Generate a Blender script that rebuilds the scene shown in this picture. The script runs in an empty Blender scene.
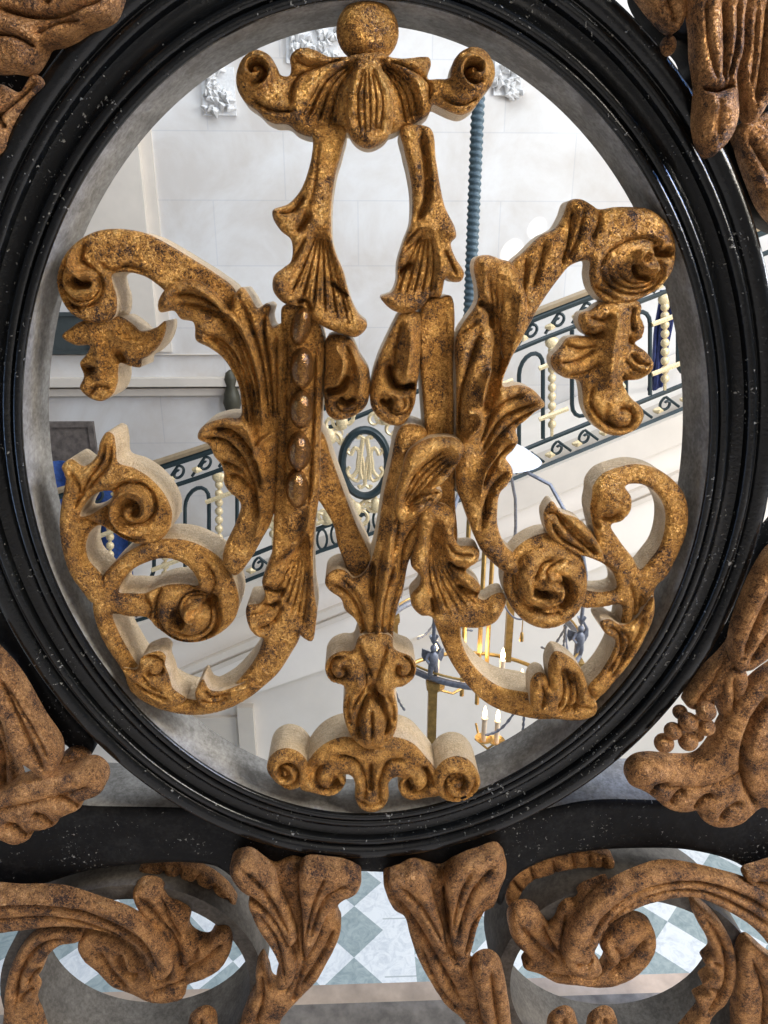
import bpy, bmesh, math, random
import numpy as np
from mathutils import Vector, Matrix, Euler, noise
from mathutils.geometry import delaunay_2d_cdt
random.seed(7)
C = bpy.context.scene.collection
PI = math.pi
# ------------------------------------------------------------------ camera
F = 700.0
PITCH = math.atan(238/F); YAW = math.atan(24/F)
CAM = Vector((0, -0.5, 5.5))
cd = bpy.data.cameras.new('camera'); cam = bpy.data.objects.new('camera', cd); C.objects.link(cam)
cam.location = CAM; cam.rotation_euler = (PI/2-PITCH, 0, -YAW)
cd.sensor_fit = 'HORIZONTAL'; cd.sensor_width = 36; cd.lens = F/768*36; cd.clip_start = .02; cd.clip_end = 100
bpy.context.scene.camera = cam
RM = np.array(Euler((PI/2-PITCH, 0, -YAW)).to_matrix())
def at(px, py, Y):
    """point of the vertical plane y=Y seen at photo position px,py"""
    d = RM @ np.array(((px-384)/F, -(py-512)/F, -1.0))
    t = (Y-CAM.y)/d[1]
    return Vector((d[0]*t, Y, CAM.z+d[2]*t))
def at_arr(P, Y):
    P = np.asarray(P, float)
    d = np.stack([(P[:,0]-384)/F, -(P[:,1]-512)/F, -np.ones(len(P))], 1) @ RM.T
    t = (Y-CAM.y)/d[:,1]
    return np.stack([d[:,0]*t, CAM.z+d[:,2]*t], 1)
MPX = .5/F*1.02          # metres per photo pixel on the railing plane
# ------------------------------------------------------------------ materials
def nodemat(name):
    m = bpy.data.materials.new(name); m.use_nodes = True
    nt = m.node_tree
    return m, nt, nt.nodes['Principled BSDF']
def ramp(nt, fac, stops, interp='LINEAR'):
    r = nt.nodes.new('ShaderNodeValToRGB'); e = r.color_ramp; e.interpolation = interp
    while len(e.elements) < len(stops): e.elements.new(.5)
    for i, (p, c) in enumerate(stops):
        e.elements[i].position = p; e.elements[i].color = (*c, 1)
    nt.links.new(fac, r.inputs[0]); return r.outputs[0]
def noise_tex(nt, scale, detail=4, rough=.6, dist=0, vec=None):
    n = nt.nodes.new('ShaderNodeTexNoise'); n.inputs['Scale'].default_value = scale
    n.inputs['Detail'].default_value = detail; n.inputs['Roughness'].default_value = rough; n.inputs['Distortion'].default_value = dist
    if vec: nt.links.new(vec, n.inputs['Vector'])
    return n.outputs['Fac']
def pos(nt):
    return nt.nodes.new('ShaderNodeNewGeometry').outputs['Position']
def mixc(nt, fac, a, b, mode='MIX'):
    m = nt.nodes.new('ShaderNodeMix'); m.data_type = 'RGBA'; m.blend_type = mode
    for v, k in ((fac, 0), (a, 6), (b, 7)):
        if isinstance(v, (int, float)): m.inputs[k].default_value = v
        elif isinstance(v, tuple): m.inputs[k].default_value = (*v, 1)
        else: nt.links.new(v, m.inputs[k])
    return m.outputs[2]
def bump(nt, b, h, strength, dist):
    n = nt.nodes.new('ShaderNodeBump'); n.inputs['Strength'].default_value = strength; n.inputs['Distance'].default_value = dist
    nt.links.new(h, n.inputs['Height']); nt.links.new(n.outputs[0], b.inputs['Normal'])
def math_n(nt, op, a, b=None):
    n = nt.nodes.new('ShaderNodeMath'); n.operation = op
    for i, v in enumerate((a, b)):
        if v is None: continue
        if isinstance(v, (int, float)): n.inputs[i].default_value = v
        else: nt.links.new(v, n.inputs[i])
    return n.outputs[0]
def crackf(nt, vor):
    return ramp(nt, vor.outputs['Distance'], [(0, (0,0,0)), (.08, (1,1,1))])
def make_gold(name, light, mid, dark, metal, scale=1.0, lo=.36, rough=(.28,.6), bs=.8):
    m, nt, b = nodemat(name); v = pos(nt)
    big = noise_tex(nt, 55*scale, 5, .65, 0, v)
    fine = noise_tex(nt, 430*scale, 4, .8, 1.4, v); lump = noise_tex(nt, 190*scale, 2, .5, .3, v)
    vor = nt.nodes.new('ShaderNodeTexVoronoi'); vor.feature = 'DISTANCE_TO_EDGE'; vor.inputs['Scale'].default_value = 380*scale
    nt.links.new(v, vor.inputs['Vector'])
    s = math_n(nt, 'ADD', math_n(nt, 'MULTIPLY', big, .42), math_n(nt, 'MULTIPLY', fine, .58))
    col = ramp(nt, s, [(lo, dark), (lo+.075, mid), (lo+.2, light)])
    crack = ramp(nt, vor.outputs['Distance'], [(0, (.35,.35,.35)), (.07, (1,1,1))])
    col = mixc(nt, .4, col, crack, 'MULTIPLY')
    nt.links.new(col, b.inputs['Base Color'])
    mt = ramp(nt, s, [(lo, (metal*.35,)*3), (lo+.14, (metal,)*3)]); nt.links.new(mt, b.inputs['Metallic'])
    rg = ramp(nt, s, [(lo, (rough[1],)*3), (lo+.3, (rough[0],)*3)]); nt.links.new(rg, b.inputs['Roughness'])
    h = math_n(nt, 'ADD', math_n(nt, 'ADD', math_n(nt, 'MULTIPLY', fine, .7), math_n(nt, 'MULTIPLY', lump, 1.1)), math_n(nt, 'MULTIPLY', crackf(nt, vor), .35))
    bump(nt, b, h, bs, .0026)
    return m
GOLD = make_gold('gilding', (.86,.49,.15), (.42,.19,.04), (.035,.013,.004), .9, 1.0, .42, (.22,.5))
GOLDD = make_gold('worn_gilding', (.74,.40,.16), (.33,.15,.05), (.03,.012,.006), .75, 1.0, .42, (.28,.6))
GOLDSIDE = make_gold('pale_backlit_gilding', (.66,.50,.32), (.52,.37,.22), (.20,.12,.06), .35, 1.0, .33, (.32,.5))  # paler side tone: hall backlight, with some dust, put into the colour
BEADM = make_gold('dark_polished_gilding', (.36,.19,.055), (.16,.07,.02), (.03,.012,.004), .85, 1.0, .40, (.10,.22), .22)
def make_iron(name, base, dust, amount, rough, chips=False):
    m, nt, b = nodemat(name); v = pos(nt)
    n1 = noise_tex(nt, 30, 6, .7, .3, v); n2 = noise_tex(nt, 260, 3, .7, 0, v)
    s = math_n(nt, 'ADD', math_n(nt, 'MULTIPLY', n1, .6), math_n(nt, 'MULTIPLY', n2, .4))
    col = ramp(nt, s, [(amount, base), (amount+.2, dust)])
    if chips:
        n3 = noise_tex(nt, 330, 2, .6, .4, v); n4 = noise_tex(nt, 22, 3, .6, 0, v)
        col = mixc(nt, ramp(nt, math_n(nt, 'ADD', math_n(nt, 'MULTIPLY', n3, .7), math_n(nt, 'MULTIPLY', n4, .3)), [(.63, (0,0,0)), (.67, (1,1,1))]), col, (.22,.215,.20))
    nt.links.new(col, b.inputs['Base Color'])
    b.inputs['Roughness'].default_value = rough; b.inputs['Specular IOR Level'].default_value = {'blackened_iron': .12, 'black_painted_iron': .34}.get(name, .4)
    bump(nt, b, s, .3, .002); return m
IRON = make_iron('black_painted_iron', (.004,.0045,.005), (.016,.017,.017), .52, .22, True)
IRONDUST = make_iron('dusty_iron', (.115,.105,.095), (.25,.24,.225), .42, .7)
IRONBROWN = make_iron('brown_dusty_iron', (.055,.045,.036), (.13,.113,.095), .42, .7)
IRONDARK = make_iron('blackened_iron', (.004,.004,.0045), (.018,.018,.018), .5, .5, True)
FARIRON = make_iron('dark_green_iron', (.015,.028,.032), (.03,.045,.05), .5, .4)
def plain(name, c, rough=.6, metal=0, nscale=20, var=.15, emit=None, es=0):
    m, nt, b = nodemat(name)
    n = noise_tex(nt, nscale, 5, .6, 0, pos(nt))
    nt.links.new(ramp(nt, n, [(.3, tuple(x*(1-var) for x in c)), (.7, tuple(min(1,x*(1+var)) for x in c))]), b.inputs['Base Color'])
    b.inputs['Roughness'].default_value = rough; b.inputs['Metallic'].default_value = metal
    if emit: b.inputs['Emission Color'].default_value = (*emit,1); b.inputs['Emission Strength'].default_value = es
    return m
FARGOLD = plain('far_gilding', (.70,.56,.33), .4, .2, 90, .3)
WOODRAIL = plain('handrail_wood', (.30,.22,.13), .5)
STONE = plain('pale_stone', (.66,.59,.51), .8, 0, 3, .06)
PLASTER = plain('soffit_plaster', (.82,.755,.68), .85, 0, 2, .05)
CURB = plain('tan_stone', (.36,.27,.20), .75, 0, 30, .25)
CURBD = plain('grey_stone', (.15,.13,.115), .85, 0, 60, .4)
SILVER = plain('grey_metal', (.20,.21,.24), .5, .4, 60, .3)
BRASS = plain('brass', (.50,.31,.10), .35, .7, 50, .3)
CANDLE = plain('candle_wax', (.85,.66,.45), .5)
FLAME = plain('candle_flame', (1,.8,.5), .5, 0, 20, 0, (1,.72,.38), 9)
SHADE = plain('lit_glass', (1,.85,.6), .5, 0, 20, 0, (1,.80,.48), 1.6)
ENAMEL = plain('white_enamel', (.56,.59,.66), .3)
ROPE = plain('rope_cloth', (.07,.11,.125), .5, 0, 200, .3)
BLUE = plain('blue_cloth', (.02,.06,.22), .8, 0, 30, .4)
NAVY = plain('navy_cloth', (.025,.035,.12), .8, 0, 30, .4)
DARKWOOD = plain('dark_wood', (.05,.06,.06), .5)
NICHE = plain('brown_panel', (.14,.115,.10), .7, 0, 12, .5)
def wall_mat():
    m, nt, b = nodemat('stone_wall'); v = pos(nt)
    sx = nt.nodes.new('ShaderNodeSeparateXYZ'); nt.links.new(v, sx.inputs[0])
    cb = nt.nodes.new('ShaderNodeCombineXYZ'); nt.links.new(sx.outputs[0], cb.inputs[0]); nt.links.new(sx.outputs[2], cb.inputs[1])
    br = nt.nodes.new('ShaderNodeTexBrick'); nt.links.new(cb.outputs[0], br.inputs['Vector'])
    for k, val in (('Color1', (.72,.70,.68,1)), ('Color2', (.68,.66,.64,1)), ('Mortar', (.62,.61,.61,1))): br.inputs[k].default_value = val
    br.inputs['Scale'].default_value = 1; br.inputs['Mortar Size'].default_value = .006; br.inputs['Brick Width'].default_value = 1.45; br.inputs['Row Height'].default_value = .62
    st = ramp(nt, noise_tex(nt, 1.3, 7, .65, .4, v), [(.35, (.84,.80,.76)), (.62, (1,1,1))])
    nt.links.new(mixc(nt, 1.0, br.outputs['Color'], st, 'MULTIPLY'), b.inputs['Base Color'])
    b.inputs['Roughness'].default_value = .85; return m
WALL = wall_mat()
# ------------------------------------------------------------------ object helpers
def link(name, me, mat, parent=None, label=None):
    o = bpy.data.objects.new(name, me); C.objects.link(o)
    if mat is not None and not me.materials: me.materials.append(mat)
    if parent is not None:
        o.parent = parent; o.matrix_parent_inverse = parent.matrix_world.inverted()
    if label: o['label'] = label
    return o
def tag(o, label=None, cat=None, group=None, kind=None):
    for k, v in (('label', label), ('category', cat), ('group', group), ('kind', kind)):
        if v: o[k] = v
    return o
def empty(name, loc, label=None, cat=None, group=None, kind=None):
    o = bpy.data.objects.new(name, None); C.objects.link(o); o.location = loc; o.empty_display_size = .05
    bpy.context.view_layer.update()
    return tag(o, label, cat, group, kind)
def mesh_of(verts, faces, smooth=True, sharp=None):
    me = bpy.data.meshes.new('mesh'); me.from_pydata([tuple(v) for v in verts], [], [tuple(f) for f in faces]); me.validate(); me.update()
    if smooth:
        for p in me.polygons: p.use_smooth = True
        if sharp: me.set_sharp_from_angle(angle=math.radians(sharp))
    return me
def fix_normals(me):
    bm = bmesh.new(); bm.from_mesh(me); bmesh.ops.recalc_face_normals(bm, faces=bm.faces); bm.to_mesh(me); bm.free(); return me
class MB:
    """collects shapes into one mesh"""
    def __init__(s): s.v = []; s.f = []
    def add(s, v, f):
        n = len(s.v); s.v += [tuple(x) for x in v]; s.f += [tuple(i+n for i in q) for q in f]; return s
    def box(s, a, b):
        (x0,y0,z0),(x1,y1,z1) = a, b
        return s.add([(x0,y0,z0),(x1,y0,z0),(x1,y1,z0),(x0,y1,z0),(x0,y0,z1),(x1,y0,z1),(x1,y1,z1),(x0,y1,z1)],
              [(0,1,5,4),(1,2,6,5),(2,3,7,6),(3,0,4,7),(4,5,6,7),(3,2,1,0)])
    def prism(s, poly, dvec):
        n = len(poly); v = [Vector(p) for p in poly]; w = [p+Vector(dvec) for p in v]
        return s.add(v+w, [tuple(range(n)), tuple(range(2*n-1, n-1, -1))]+[(i,n+i,n+(i+1)%n,(i+1)%n) for i in range(n)])
    def tube(s, pts, r, n=8, closed=False, cap=True):
        pts = [Vector(p) for p in pts]; m = len(pts); rr = r if isinstance(r, (list, tuple)) else [r]*m
        V = []; up = None
        for i, p in enumerate(pts):
            a = pts[(i-1) % m] if (closed or i) else pts[i]; b = pts[(i+1) % m] if (closed or i < m-1) else pts[i]
            t = (b-a).normalized()
            if up is None: up = t.orthogonal().normalized()
            up = (up - t*up.dot(t)).normalized(); w = t.cross(up)
            V += [p+(up*math.cos(2*PI*k/n)+w*math.sin(2*PI*k/n))*rr[i] for k in range(n)]
        Fc = []
        for i in range(m if closed else m-1):
            j = (i+1) % m
            Fc += [(i*n+k, i*n+(k+1)%n, j*n+(k+1)%n, j*n+k) for k in range(n)]
        if not closed and cap: Fc += [tuple(range(n-1,-1,-1)), tuple((m-1)*n+k for k in range(n))]
        return s.add(V, Fc)
    def lathe(s, prof, c, n=20):
        V = [(c[0]+r*math.cos(2*PI*k/n), c[1]+r*math.sin(2*PI*k/n), c[2]+z) for r, z in prof for k in range(n)]
        m = len(prof)
        return s.add(V, [(i*n+k, i*n+(k+1)%n, (i+1)*n+(k+1)%n, (i+1)*n+k) for i in range(m-1) for k in range(n)])
    def ball(s, c, rx, ry, rz, n=14):
        prof = [(max(.001, math.sin(PI*i/n)), -math.cos(PI*i/n)) for i in range(n+1)]
        k = len(s.v); s.lathe(prof, (0,0,0), n*2)
        s.v[k:] = [(c[0]+x*rx, c[1]+y*ry, c[2]+z*rz) for x, y, z in s.v[k:]]; return s
    def build(s, name, mat, parent=None, label=None, sharp=45, smooth=True):
        return link(name, fix_normals(mesh_of(s.v, s.f, smooth, sharp)), mat, parent, label)
# ------------------------------------------------------------------ relief carving
def crom(pts, closed=True, step=2.2):
    """smooth curve through points"""
    P = [np.array(p[:2], float) for p in pts]; n = len(P); out = []
    rng = range(n) if closed else range(n-1)
    for i in rng:
        p1, p2 = P[i], P[(i+1) % n]
        p0 = P[(i-1) % n] if (closed or i) else 2*p1-p2
        p3 = P[(i+2) % n] if (closed or i < n-2) else 2*p2-p1
        L = np.linalg.norm(p2-p1); k = max(1, int(round(L/step)))
        d0 = max(np.linalg.norm(p1-p0), 1e-6)**.5; d1 = max(L, 1e-6)**.5; d2 = max(np.linalg.norm(p3-p2), 1e-6)**.5
        m1 = (p2-p1) + d1*((p1-p0)/d0 - (p2-p0)/(d0+d1)); m2 = (p2-p1) + d1*((p3-p2)/d2 - (p3-p1)/(d1+d2))
        for j in range(k):
            t = j/k
            out.append((2*t**3-3*t*t+1)*p1 + (t**3-2*t*t+t)*m1 + (-2*t**3+3*t*t)*p2 + (t**3-t*t)*m2)
    if not closed: out.append(P[-1])
    return np.array(out)
def seg_dist(Q, A, B, chunk=2500):
    """nearest distance of points to segments, and index+param"""
    D = np.empty(len(Q)); T = np.empty(len(Q)); AB = B-A; L2 = (AB**2).sum(1)+1e-12
    for s in range(0, len(Q), chunk):
        q = Q[s:s+chunk]; r = q[:,None,:]-A[None]
        t = np.clip((r*AB[None]).sum(2)/L2[None], 0, 1)
        d = ((r-t[...,None]*AB[None])**2).sum(2); k = d.argmin(1); ii = np.arange(len(q))
        D[s:s+chunk] = np.sqrt(d[ii,k]); T[s:s+chunk] = (k+t[ii,k])/len(A)
    return D, T
def inside(Q, poly):
    x, y = Q[:,0], Q[:,1]; r = np.zeros(len(Q), bool); a = poly; b = np.roll(poly, -1, 0)
    for (x0,y0),(x1,y1) in zip(a, b):
        if y0 == y1: continue
        c = (y0 > y) != (y1 > y)
        r ^= c & (x < (x1-x0)*(y-y0)/(y1-y0)+x0)
    return r
def spiral(cx, cy, r0, r1, a0, turns, sgn=1, sq=1.0):
    n = int(26*abs(turns))+4
    return [(cx+(r0+(r1-r0)*i/n)*math.cos(math.radians(a0)+sgn*2*PI*turns*i/n), cy+sq*(r0+(r1-r0)*i/n)*math.sin(math.radians(a0)+sgn*2*PI*turns*i/n)) for i in range(n+1)]
def fan(o, ends, w, a, bend=0.0):
    out = []
    for e in ends:
        dx, dy = e[0]-o[0], e[1]-o[1]; m = ((o[0]+e[0])/2-dy*bend, (o[1]+e[1])/2+dx*bend)
        out.append(([o, m, e], w, a))
    return out
def between(l1, l2, n, w, a):
    """n grooves running between two guide curves"""
    A = crom(l1, False, 3); B = crom(l2, False, 3); k = 12
    f = lambda P: np.stack([np.interp(np.linspace(0,1,k), np.linspace(0,1,len(P)), P[:,j]) for j in (0,1)], 1)
    A, B = f(A), f(B)
    return [([tuple(p) for p in A+(B-A)*(i+1)/(n+1)], w, a) for i in range(n)] + [([tuple(p) for p in (A+(B-A)*(i+.5)/(n+1))[3:]], w*.6, a*.35) for i in range(n+1)]
def relief(name, parent, outline, Y=8, th=32, bulge=6, w=9, lines=(), blobs=(), holes=(), mat=None, step=1.45, label=None, rough=.9, straight=False, side=None):
    """carved piece: outline on the photo's frame at depth Y mm, th mm thick; carved lines and bosses push the front out or in"""
    out = crom(outline, True, 2.2) if not straight else np.array(outline, float)
    loops = [out]+[crom(h, True, 2.2) for h in holes]
    A = np.concatenate(loops); B = np.concatenate([np.roll(l, -1, 0) for l in loops])
    lo, hi = out.min(0), out.max(0)
    gx, gy = np.meshgrid(np.arange(lo[0], hi[0], step), np.arange(lo[1], hi[1], step*.866)); gx = gx.copy(); gx[1::2] += step/2
    Q = np.stack([gx.ravel(), gy.ravel()], 1); Q = Q[inside(Q, out)]
    for l in loops[1:]: Q = Q[~inside(Q, l)]
    dq, _ = seg_dist(Q, A, B); Q = Q[dq > step*.45]
    # extra rings near the rim so the edge rounds off cleanly
    V = np.concatenate([A, Q])
    edges = []; k = 0
    for l in loops:
        n = len(l); edges += [(k+i, k+(i+1) % n) for i in range(n)]; k += n
    r = delaunay_2d_cdt([Vector(p) for p in V], edges, [], 0, 1e-4)
    V2 = np.array([(p.x, p.y) for p in r[0]]); T = np.array([t for t in r[2] if len(t) == 3])
    cen = V2[T].mean(1); ok = inside(cen, out)
    for l in loops[1:]: ok &= ~inside(cen, l)
    T = T[ok]
    d, _ = seg_dist(V2, A, B)
    u = np.clip(d/w, 0, 1)
    lines = [(p, lw, amp*(1.75 if mat in (None, BEADM) else 1.9)) for p, lw, amp in lines]; bulge *= 1.2
    h = bulge*np.sqrt(np.clip(1-(1-u)**2, 0, 1))
    edge = np.clip(d/3.0, 0, 1)
    for pts, lw, amp in lines:
        c = crom(pts, False, 2.5); dd, tt = seg_dist(V2, c[:-1], c[1:])
        taper = np.clip(np.minimum(tt/.12, (1-tt)/.12), .25, 1)
        h += amp*(np.exp(-dd/(lw*.85)) if amp < 0 and lw < 3.1 else np.exp(-(dd/lw)**2))*edge*taper
    for (bx, by), br, amp in blobs:
        h += amp*np.exp(-(((V2-np.array((bx,by)))**2).sum(1))/br**2)*edge
    if rough:
        h += edge*rough*np.array([noise.noise((x/7, y/7, Y))+.6*noise.noise((x/3, y/3, Y+9)) for x, y in V2])
    XZ = at_arr(V2, Y/1000)
    yf = Y/1000 - h*MPX
    n = len(V2); back = Y/1000+th/1000
    verts = [(XZ[i,0], yf[i], XZ[i,1]) for i in range(n)]
    # orient the front to face -y
    faces = []
    for a, b, c in T:
        ar = (XZ[b,0]-XZ[a,0])*(XZ[c,1]-XZ[a,1])-(XZ[b,1]-XZ[a,1])*(XZ[c,0]-XZ[a,0])
        faces.append((a,b,c) if ar > 0 else (a,c,b))
    cnt = {}
    for f in faces:
        for e in ((f[0],f[1]),(f[1],f[2]),(f[2],f[0])): cnt[e] = 1
    rim = [e for e in cnt if (e[1],e[0]) not in cnt]
    # side walls in two bands, flat back following the rim
    idx = {}; 
    def bk(i):
        if i not in idx:
            idx[i] = len(verts); verts.append((XZ[i,0], back, XZ[i,1]))
        return idx[i]
    for a, b in rim: faces.append((b, a, bk(a), bk(b)))
    for f in [f for f in faces if len(f) == 3]:
        faces.append((bk(f[2]), bk(f[1]), bk(f[0])))
    me = mesh_of(verts, faces, True, 62)
    o = link(name, me, mat or GOLD, parent, label)
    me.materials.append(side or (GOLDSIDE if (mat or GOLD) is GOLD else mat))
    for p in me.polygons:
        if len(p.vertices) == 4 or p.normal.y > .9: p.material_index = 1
    return o
# ================================================================== THE IRON RAILING IN FRONT
base = at(384, 1024, .02)
rail = empty('balustrade_panel', (base.x, .02, base.z), 'black iron balustrade close in front with a large oval holding a gilded monogram', 'balustrade')
def ring_pts():
    back = [(367,22),(398,29),(433,36),(464,46),(495,62),(520,77),(552,102),(580,132),(605,157),(631,203),(650,248),(668,298),(678,335),(682,365),(683,400),(681,440),(676,480),(668,525),(655,570),(637,612),(610,652),(575,690),(531,720),(497,743),(470,757),(430,772),(375,779),(310,775),(260,759),(225,740),(201,719),(160,683),(125,645),(95,598),(75,550),(60,500),(52,450),(50,400),(50,360),(54,335),(61,302),(75,258),(92,219),(125,164),(156,122),(200,83),(231,65),(262,47),(300,33),(337,25)]
    c = crom(back, True, 4.0)
    L = np.concatenate([[0], np.cumsum(np.linalg.norm(np.roll(c,-1,0)-c, axis=1))]); cc = np.vstack([c, c[:1]])
    u = np.linspace(0, L[-1], 400, endpoint=False); z = np.interp(u, L, cc[:,0])+1j*np.interp(u, L, cc[:,1])
    f = np.fft.fft(z); k = np.fft.fftfreq(400, 1/400); f[np.abs(k) > 5] = 0; z = np.fft.ifft(f)
    return np.stack([z.real, z.imag], 1)
RINGD = .0475
def build_ring():
    XZ = at_arr(ring_pts(), RINGD); n = len(XZ)
    t = np.roll(XZ,-1,0)-np.roll(XZ,1,0); t /= np.linalg.norm(t, axis=1)[:,None]
    nrm = np.stack([t[:,1], -t[:,0]], 1); cen = XZ.mean(0)
    if ((XZ-cen)*nrm).sum() < 0: nrm = -nrm
    for _ in range(8):
        nrm = .5*nrm+.25*np.roll(nrm,1,0)+.25*np.roll(nrm,-1,0)
    nrm /= np.linalg.norm(nrm, axis=1)[:,None]
    def loft(prof, name, mat, parent, label=None, close=True):
        V = []; Fc = []; m = len(prof)
        for i in range(n):
            for r, y in prof:
                q = XZ[i]+nrm[i]*r*(1.27 if r > 1.7 else 1)/1000; V.append((q[0], y/1000, q[1]))
        for i in range(n):
            j = (i+1) % n
            for k in range(m if close else m-1):
                l = (k+1) % m; Fc.append((i*m+k, i*m+l, j*m+l, j*m+k))
        return link(name, fix_normals(mesh_of(V, Fc, True, 40)), mat, parent, label)
    arc = lambda cx, cy, r, a0, a1, k=7: [(cx+r*math.cos(math.radians(a0+(a1-a0)*i/k)), cy-r*math.sin(math.radians(a0+(a1-a0)*i/k))) for i in range(k+1)]
    prof = [(.8, 46), (.8, 5)] + arc(3.2, 3.5, 2.4, 180, 10, 7) + [(6.2, 5.5)] + arc(9.2, 5, 2.7, 170, 10, 7) + [(12.5, 7.5), (14,9.5),(17,11),(20,11),(23,9.5)] \
        + arc(26.5, 6.5, 2.8, 175, 15, 7) + [(30.2, 7.5)] + arc(36.5, 9, 6.0, 165, -10, 10) + [(43, 13), (43, 44), (40, 46)]
    f = loft(prof, 'oval_frame', IRON, rail, 'black moulded oval iron ring')
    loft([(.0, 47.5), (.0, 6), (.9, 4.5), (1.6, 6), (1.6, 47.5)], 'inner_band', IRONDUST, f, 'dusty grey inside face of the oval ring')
    return f
ring = build_ring()

# ---------------------------------------------------------------- monogram
V1 = [(400,428),(412,424),(426,430),(426,470),(425,510),(419,537),(408,564),(403,590),(398,605),(394,625),(392,645),(385,660),(368,660),(361,645),(359,627),(354,618),(345,610),(341,599),(329,590),(325,583),(327,575),(337,569),(346,571),(354,578),(365,572),(372,557),(377,537),(383,497),(390,466)]
mono = relief('monogram', rail, V1, Y=6, th=32, bulge=6, w=12,
    lines=[([(405,440),(395,500),(388,560),(376,650)], 4, 3), ([(373,560),(372,585),(373,600)], 3, -9), ([(330,581),(348,592),(360,612),(368,650)], 2.5, -5), ([(340,576),(356,592),(366,615)], 2, -3),
           ([(395,560),(384,600),(380,655)], 2.2, -4), ([(403,570),(392,605),(386,650)], 2, -3), ([(412,450),(400,510),(392,560)], 2, -3),([(418,520),(405,540),(400,575)],2,-4),([(385,540),(378,580),(374,640)],1.8,-3)],
    label='gilded interlaced letter monogram with acanthus scrolls')
def g(name, outline, **k): return relief(name, mono, outline, **k)
# finial ball
bc = at(367.5, 32, .012)
MB().ball((bc.x, bc.y, bc.z), 27*MPX, 17*MPX, 24*MPX, 18).build('finial_ball', GOLD, mono)
# shell crest
CREST = [(257,50),(269,55),(277,67),(281,75),(289,76),(291,69),(290,58),(296,50),(306,48),(317,51),(329,57),(344,57),(360,54),(381,53),(389,57),(402,59),(429,58),(431,65),(428,73),(428,79),(437,79),(449,78),(451,70),(454,60),(462,51),(473,47),(485,51),(493,62),(495,74),(491,86),(483,95),(479,102),(472,110),(462,115),(452,113),(441,108),(433,105),(429,114),(416,123),(402,129),(391,134),(350,133),(335,132),(325,134),(313,137),(298,133),(288,125),(275,124),(265,119),(257,111),(246,103),(239,93),(236,81),(238,68),(245,56)]
g('shell_crest', CREST, Y=6, th=20, bulge=8, w=13, lines=
    between([(352,62),(320,80),(296,118)], [(360,64),(345,95),(340,131)], 3, 2.4, -6)+between([(384,62),(415,85),(424,116)], [(376,64),(392,95),(400,128)], 3, 2.4, -6)
    +[([(348,60),(320,68),(296,80),(290,110)], 3, -5), ([(386,62),(410,72),(428,85),(428,105)], 2.5, -4), ([(296,60),(306,66),(322,66)], 3, -5), ([(252,100),(275,112),(296,112)], 2.5, -4), ([(440,98),(462,106),(478,98)], 2.5, -4)]
    +[(spiral(256,72,19,3,100,1.15,-1), 3.2, 4), (spiral(256,72,13,2,100,1.0,-1), 2.6, -10), (spiral(474,72,18,3,80,1.15,1), 3.2, 4), (spiral(474,72,12,2,60,1.0,1), 3, -11)],
    blobs=[((340,80),26,5),((400,80),26,5),((300,58),8,3)])
g('shell_crest', [(348,86),(352,72),(366,62),(381,69),(390,86),(394,108),(392,128),(386,140),(378,146),(369,149),(359,146),(350,136),(346,115)], Y=0, th=14, bulge=11, w=18, lines=
    between([(362,68),(352,100),(356,138)], [(374,68),(388,100),(384,138)], 5, 1.9, -3.2)+[([(348,92),(346,110),(352,132)], 2.5, 2)])
# left leg of the A with its leaf
g('letter_stroke', [(313,128),(345,128),(342,151),(336,172),(332,197),(331,218),(332,240),(337,257),(343,271),(347,287),(352,302),(359,315),(367,323),(366,329),(356,337),(342,334),(326,328),(312,319),(302,307),(291,306),(281,301),(273,290),(274,276),(283,268),(291,261),(291,240),(281,231),(273,218),(273,210),(288,204),(300,191),(309,168),(313,145)],
    Y=2, th=30, bulge=6, w=9, lines=
    between([(316,230),(296,265),(279,290)], [(326,230),(338,262),(360,328)], 6, 2.2, -4.5)+[([(277,214),(292,212),(306,195)], 2.5, -5), ([(296,232),(305,222),(309,212)], 3.2, -6), ([(330,281),(340,290),(349,297)], 2.5, -7), ([(292,262),(300,250),(306,238)], 2.5, -4),
     ([(296,304),(306,300),(312,312)],2.6,-6), ([(320,140),(316,180),(308,215)],1.6,-1.5)],
    blobs=[((281,288),10,5),((355,326),12,5),((283,218),9,4)])
# right leg of the A with its leaf
g('letter_stroke', [(401,128),(430,128),(436,160),(440,185),(445,207),(455,228),(456,237),(451,243),(455,257),(464,273),(461,281),(453,282),(446,278),(440,297),(431,297),(421,308),(406,313),(394,311),(384,303),(381,297),(392,292),(397,281),(398,262),(405,238),(411,222),(412,193),(409,172),(404,150)],
    Y=2, th=30, bulge=6, w=9, lines=
    between([(420,232),(402,262),(388,298)], [(432,232),(440,262),(438,294)], 5, 2.1, -4.2)+[([(397,274),(405,268),(413,262)], 3, -9), ([(421,132),(426,165),(426,200),(416,224)], 3.5, -6), ([(444,250),(450,262),(456,276)], 2, -4), ([(404,246),(412,236),(420,228)], 1.8, -3.5), ([(403,254),(414,243),(424,235)], 1.8, -3.5)],
    blobs=[((455,276),8,4),((392,300),9,4),((450,234),8,3)])
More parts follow.
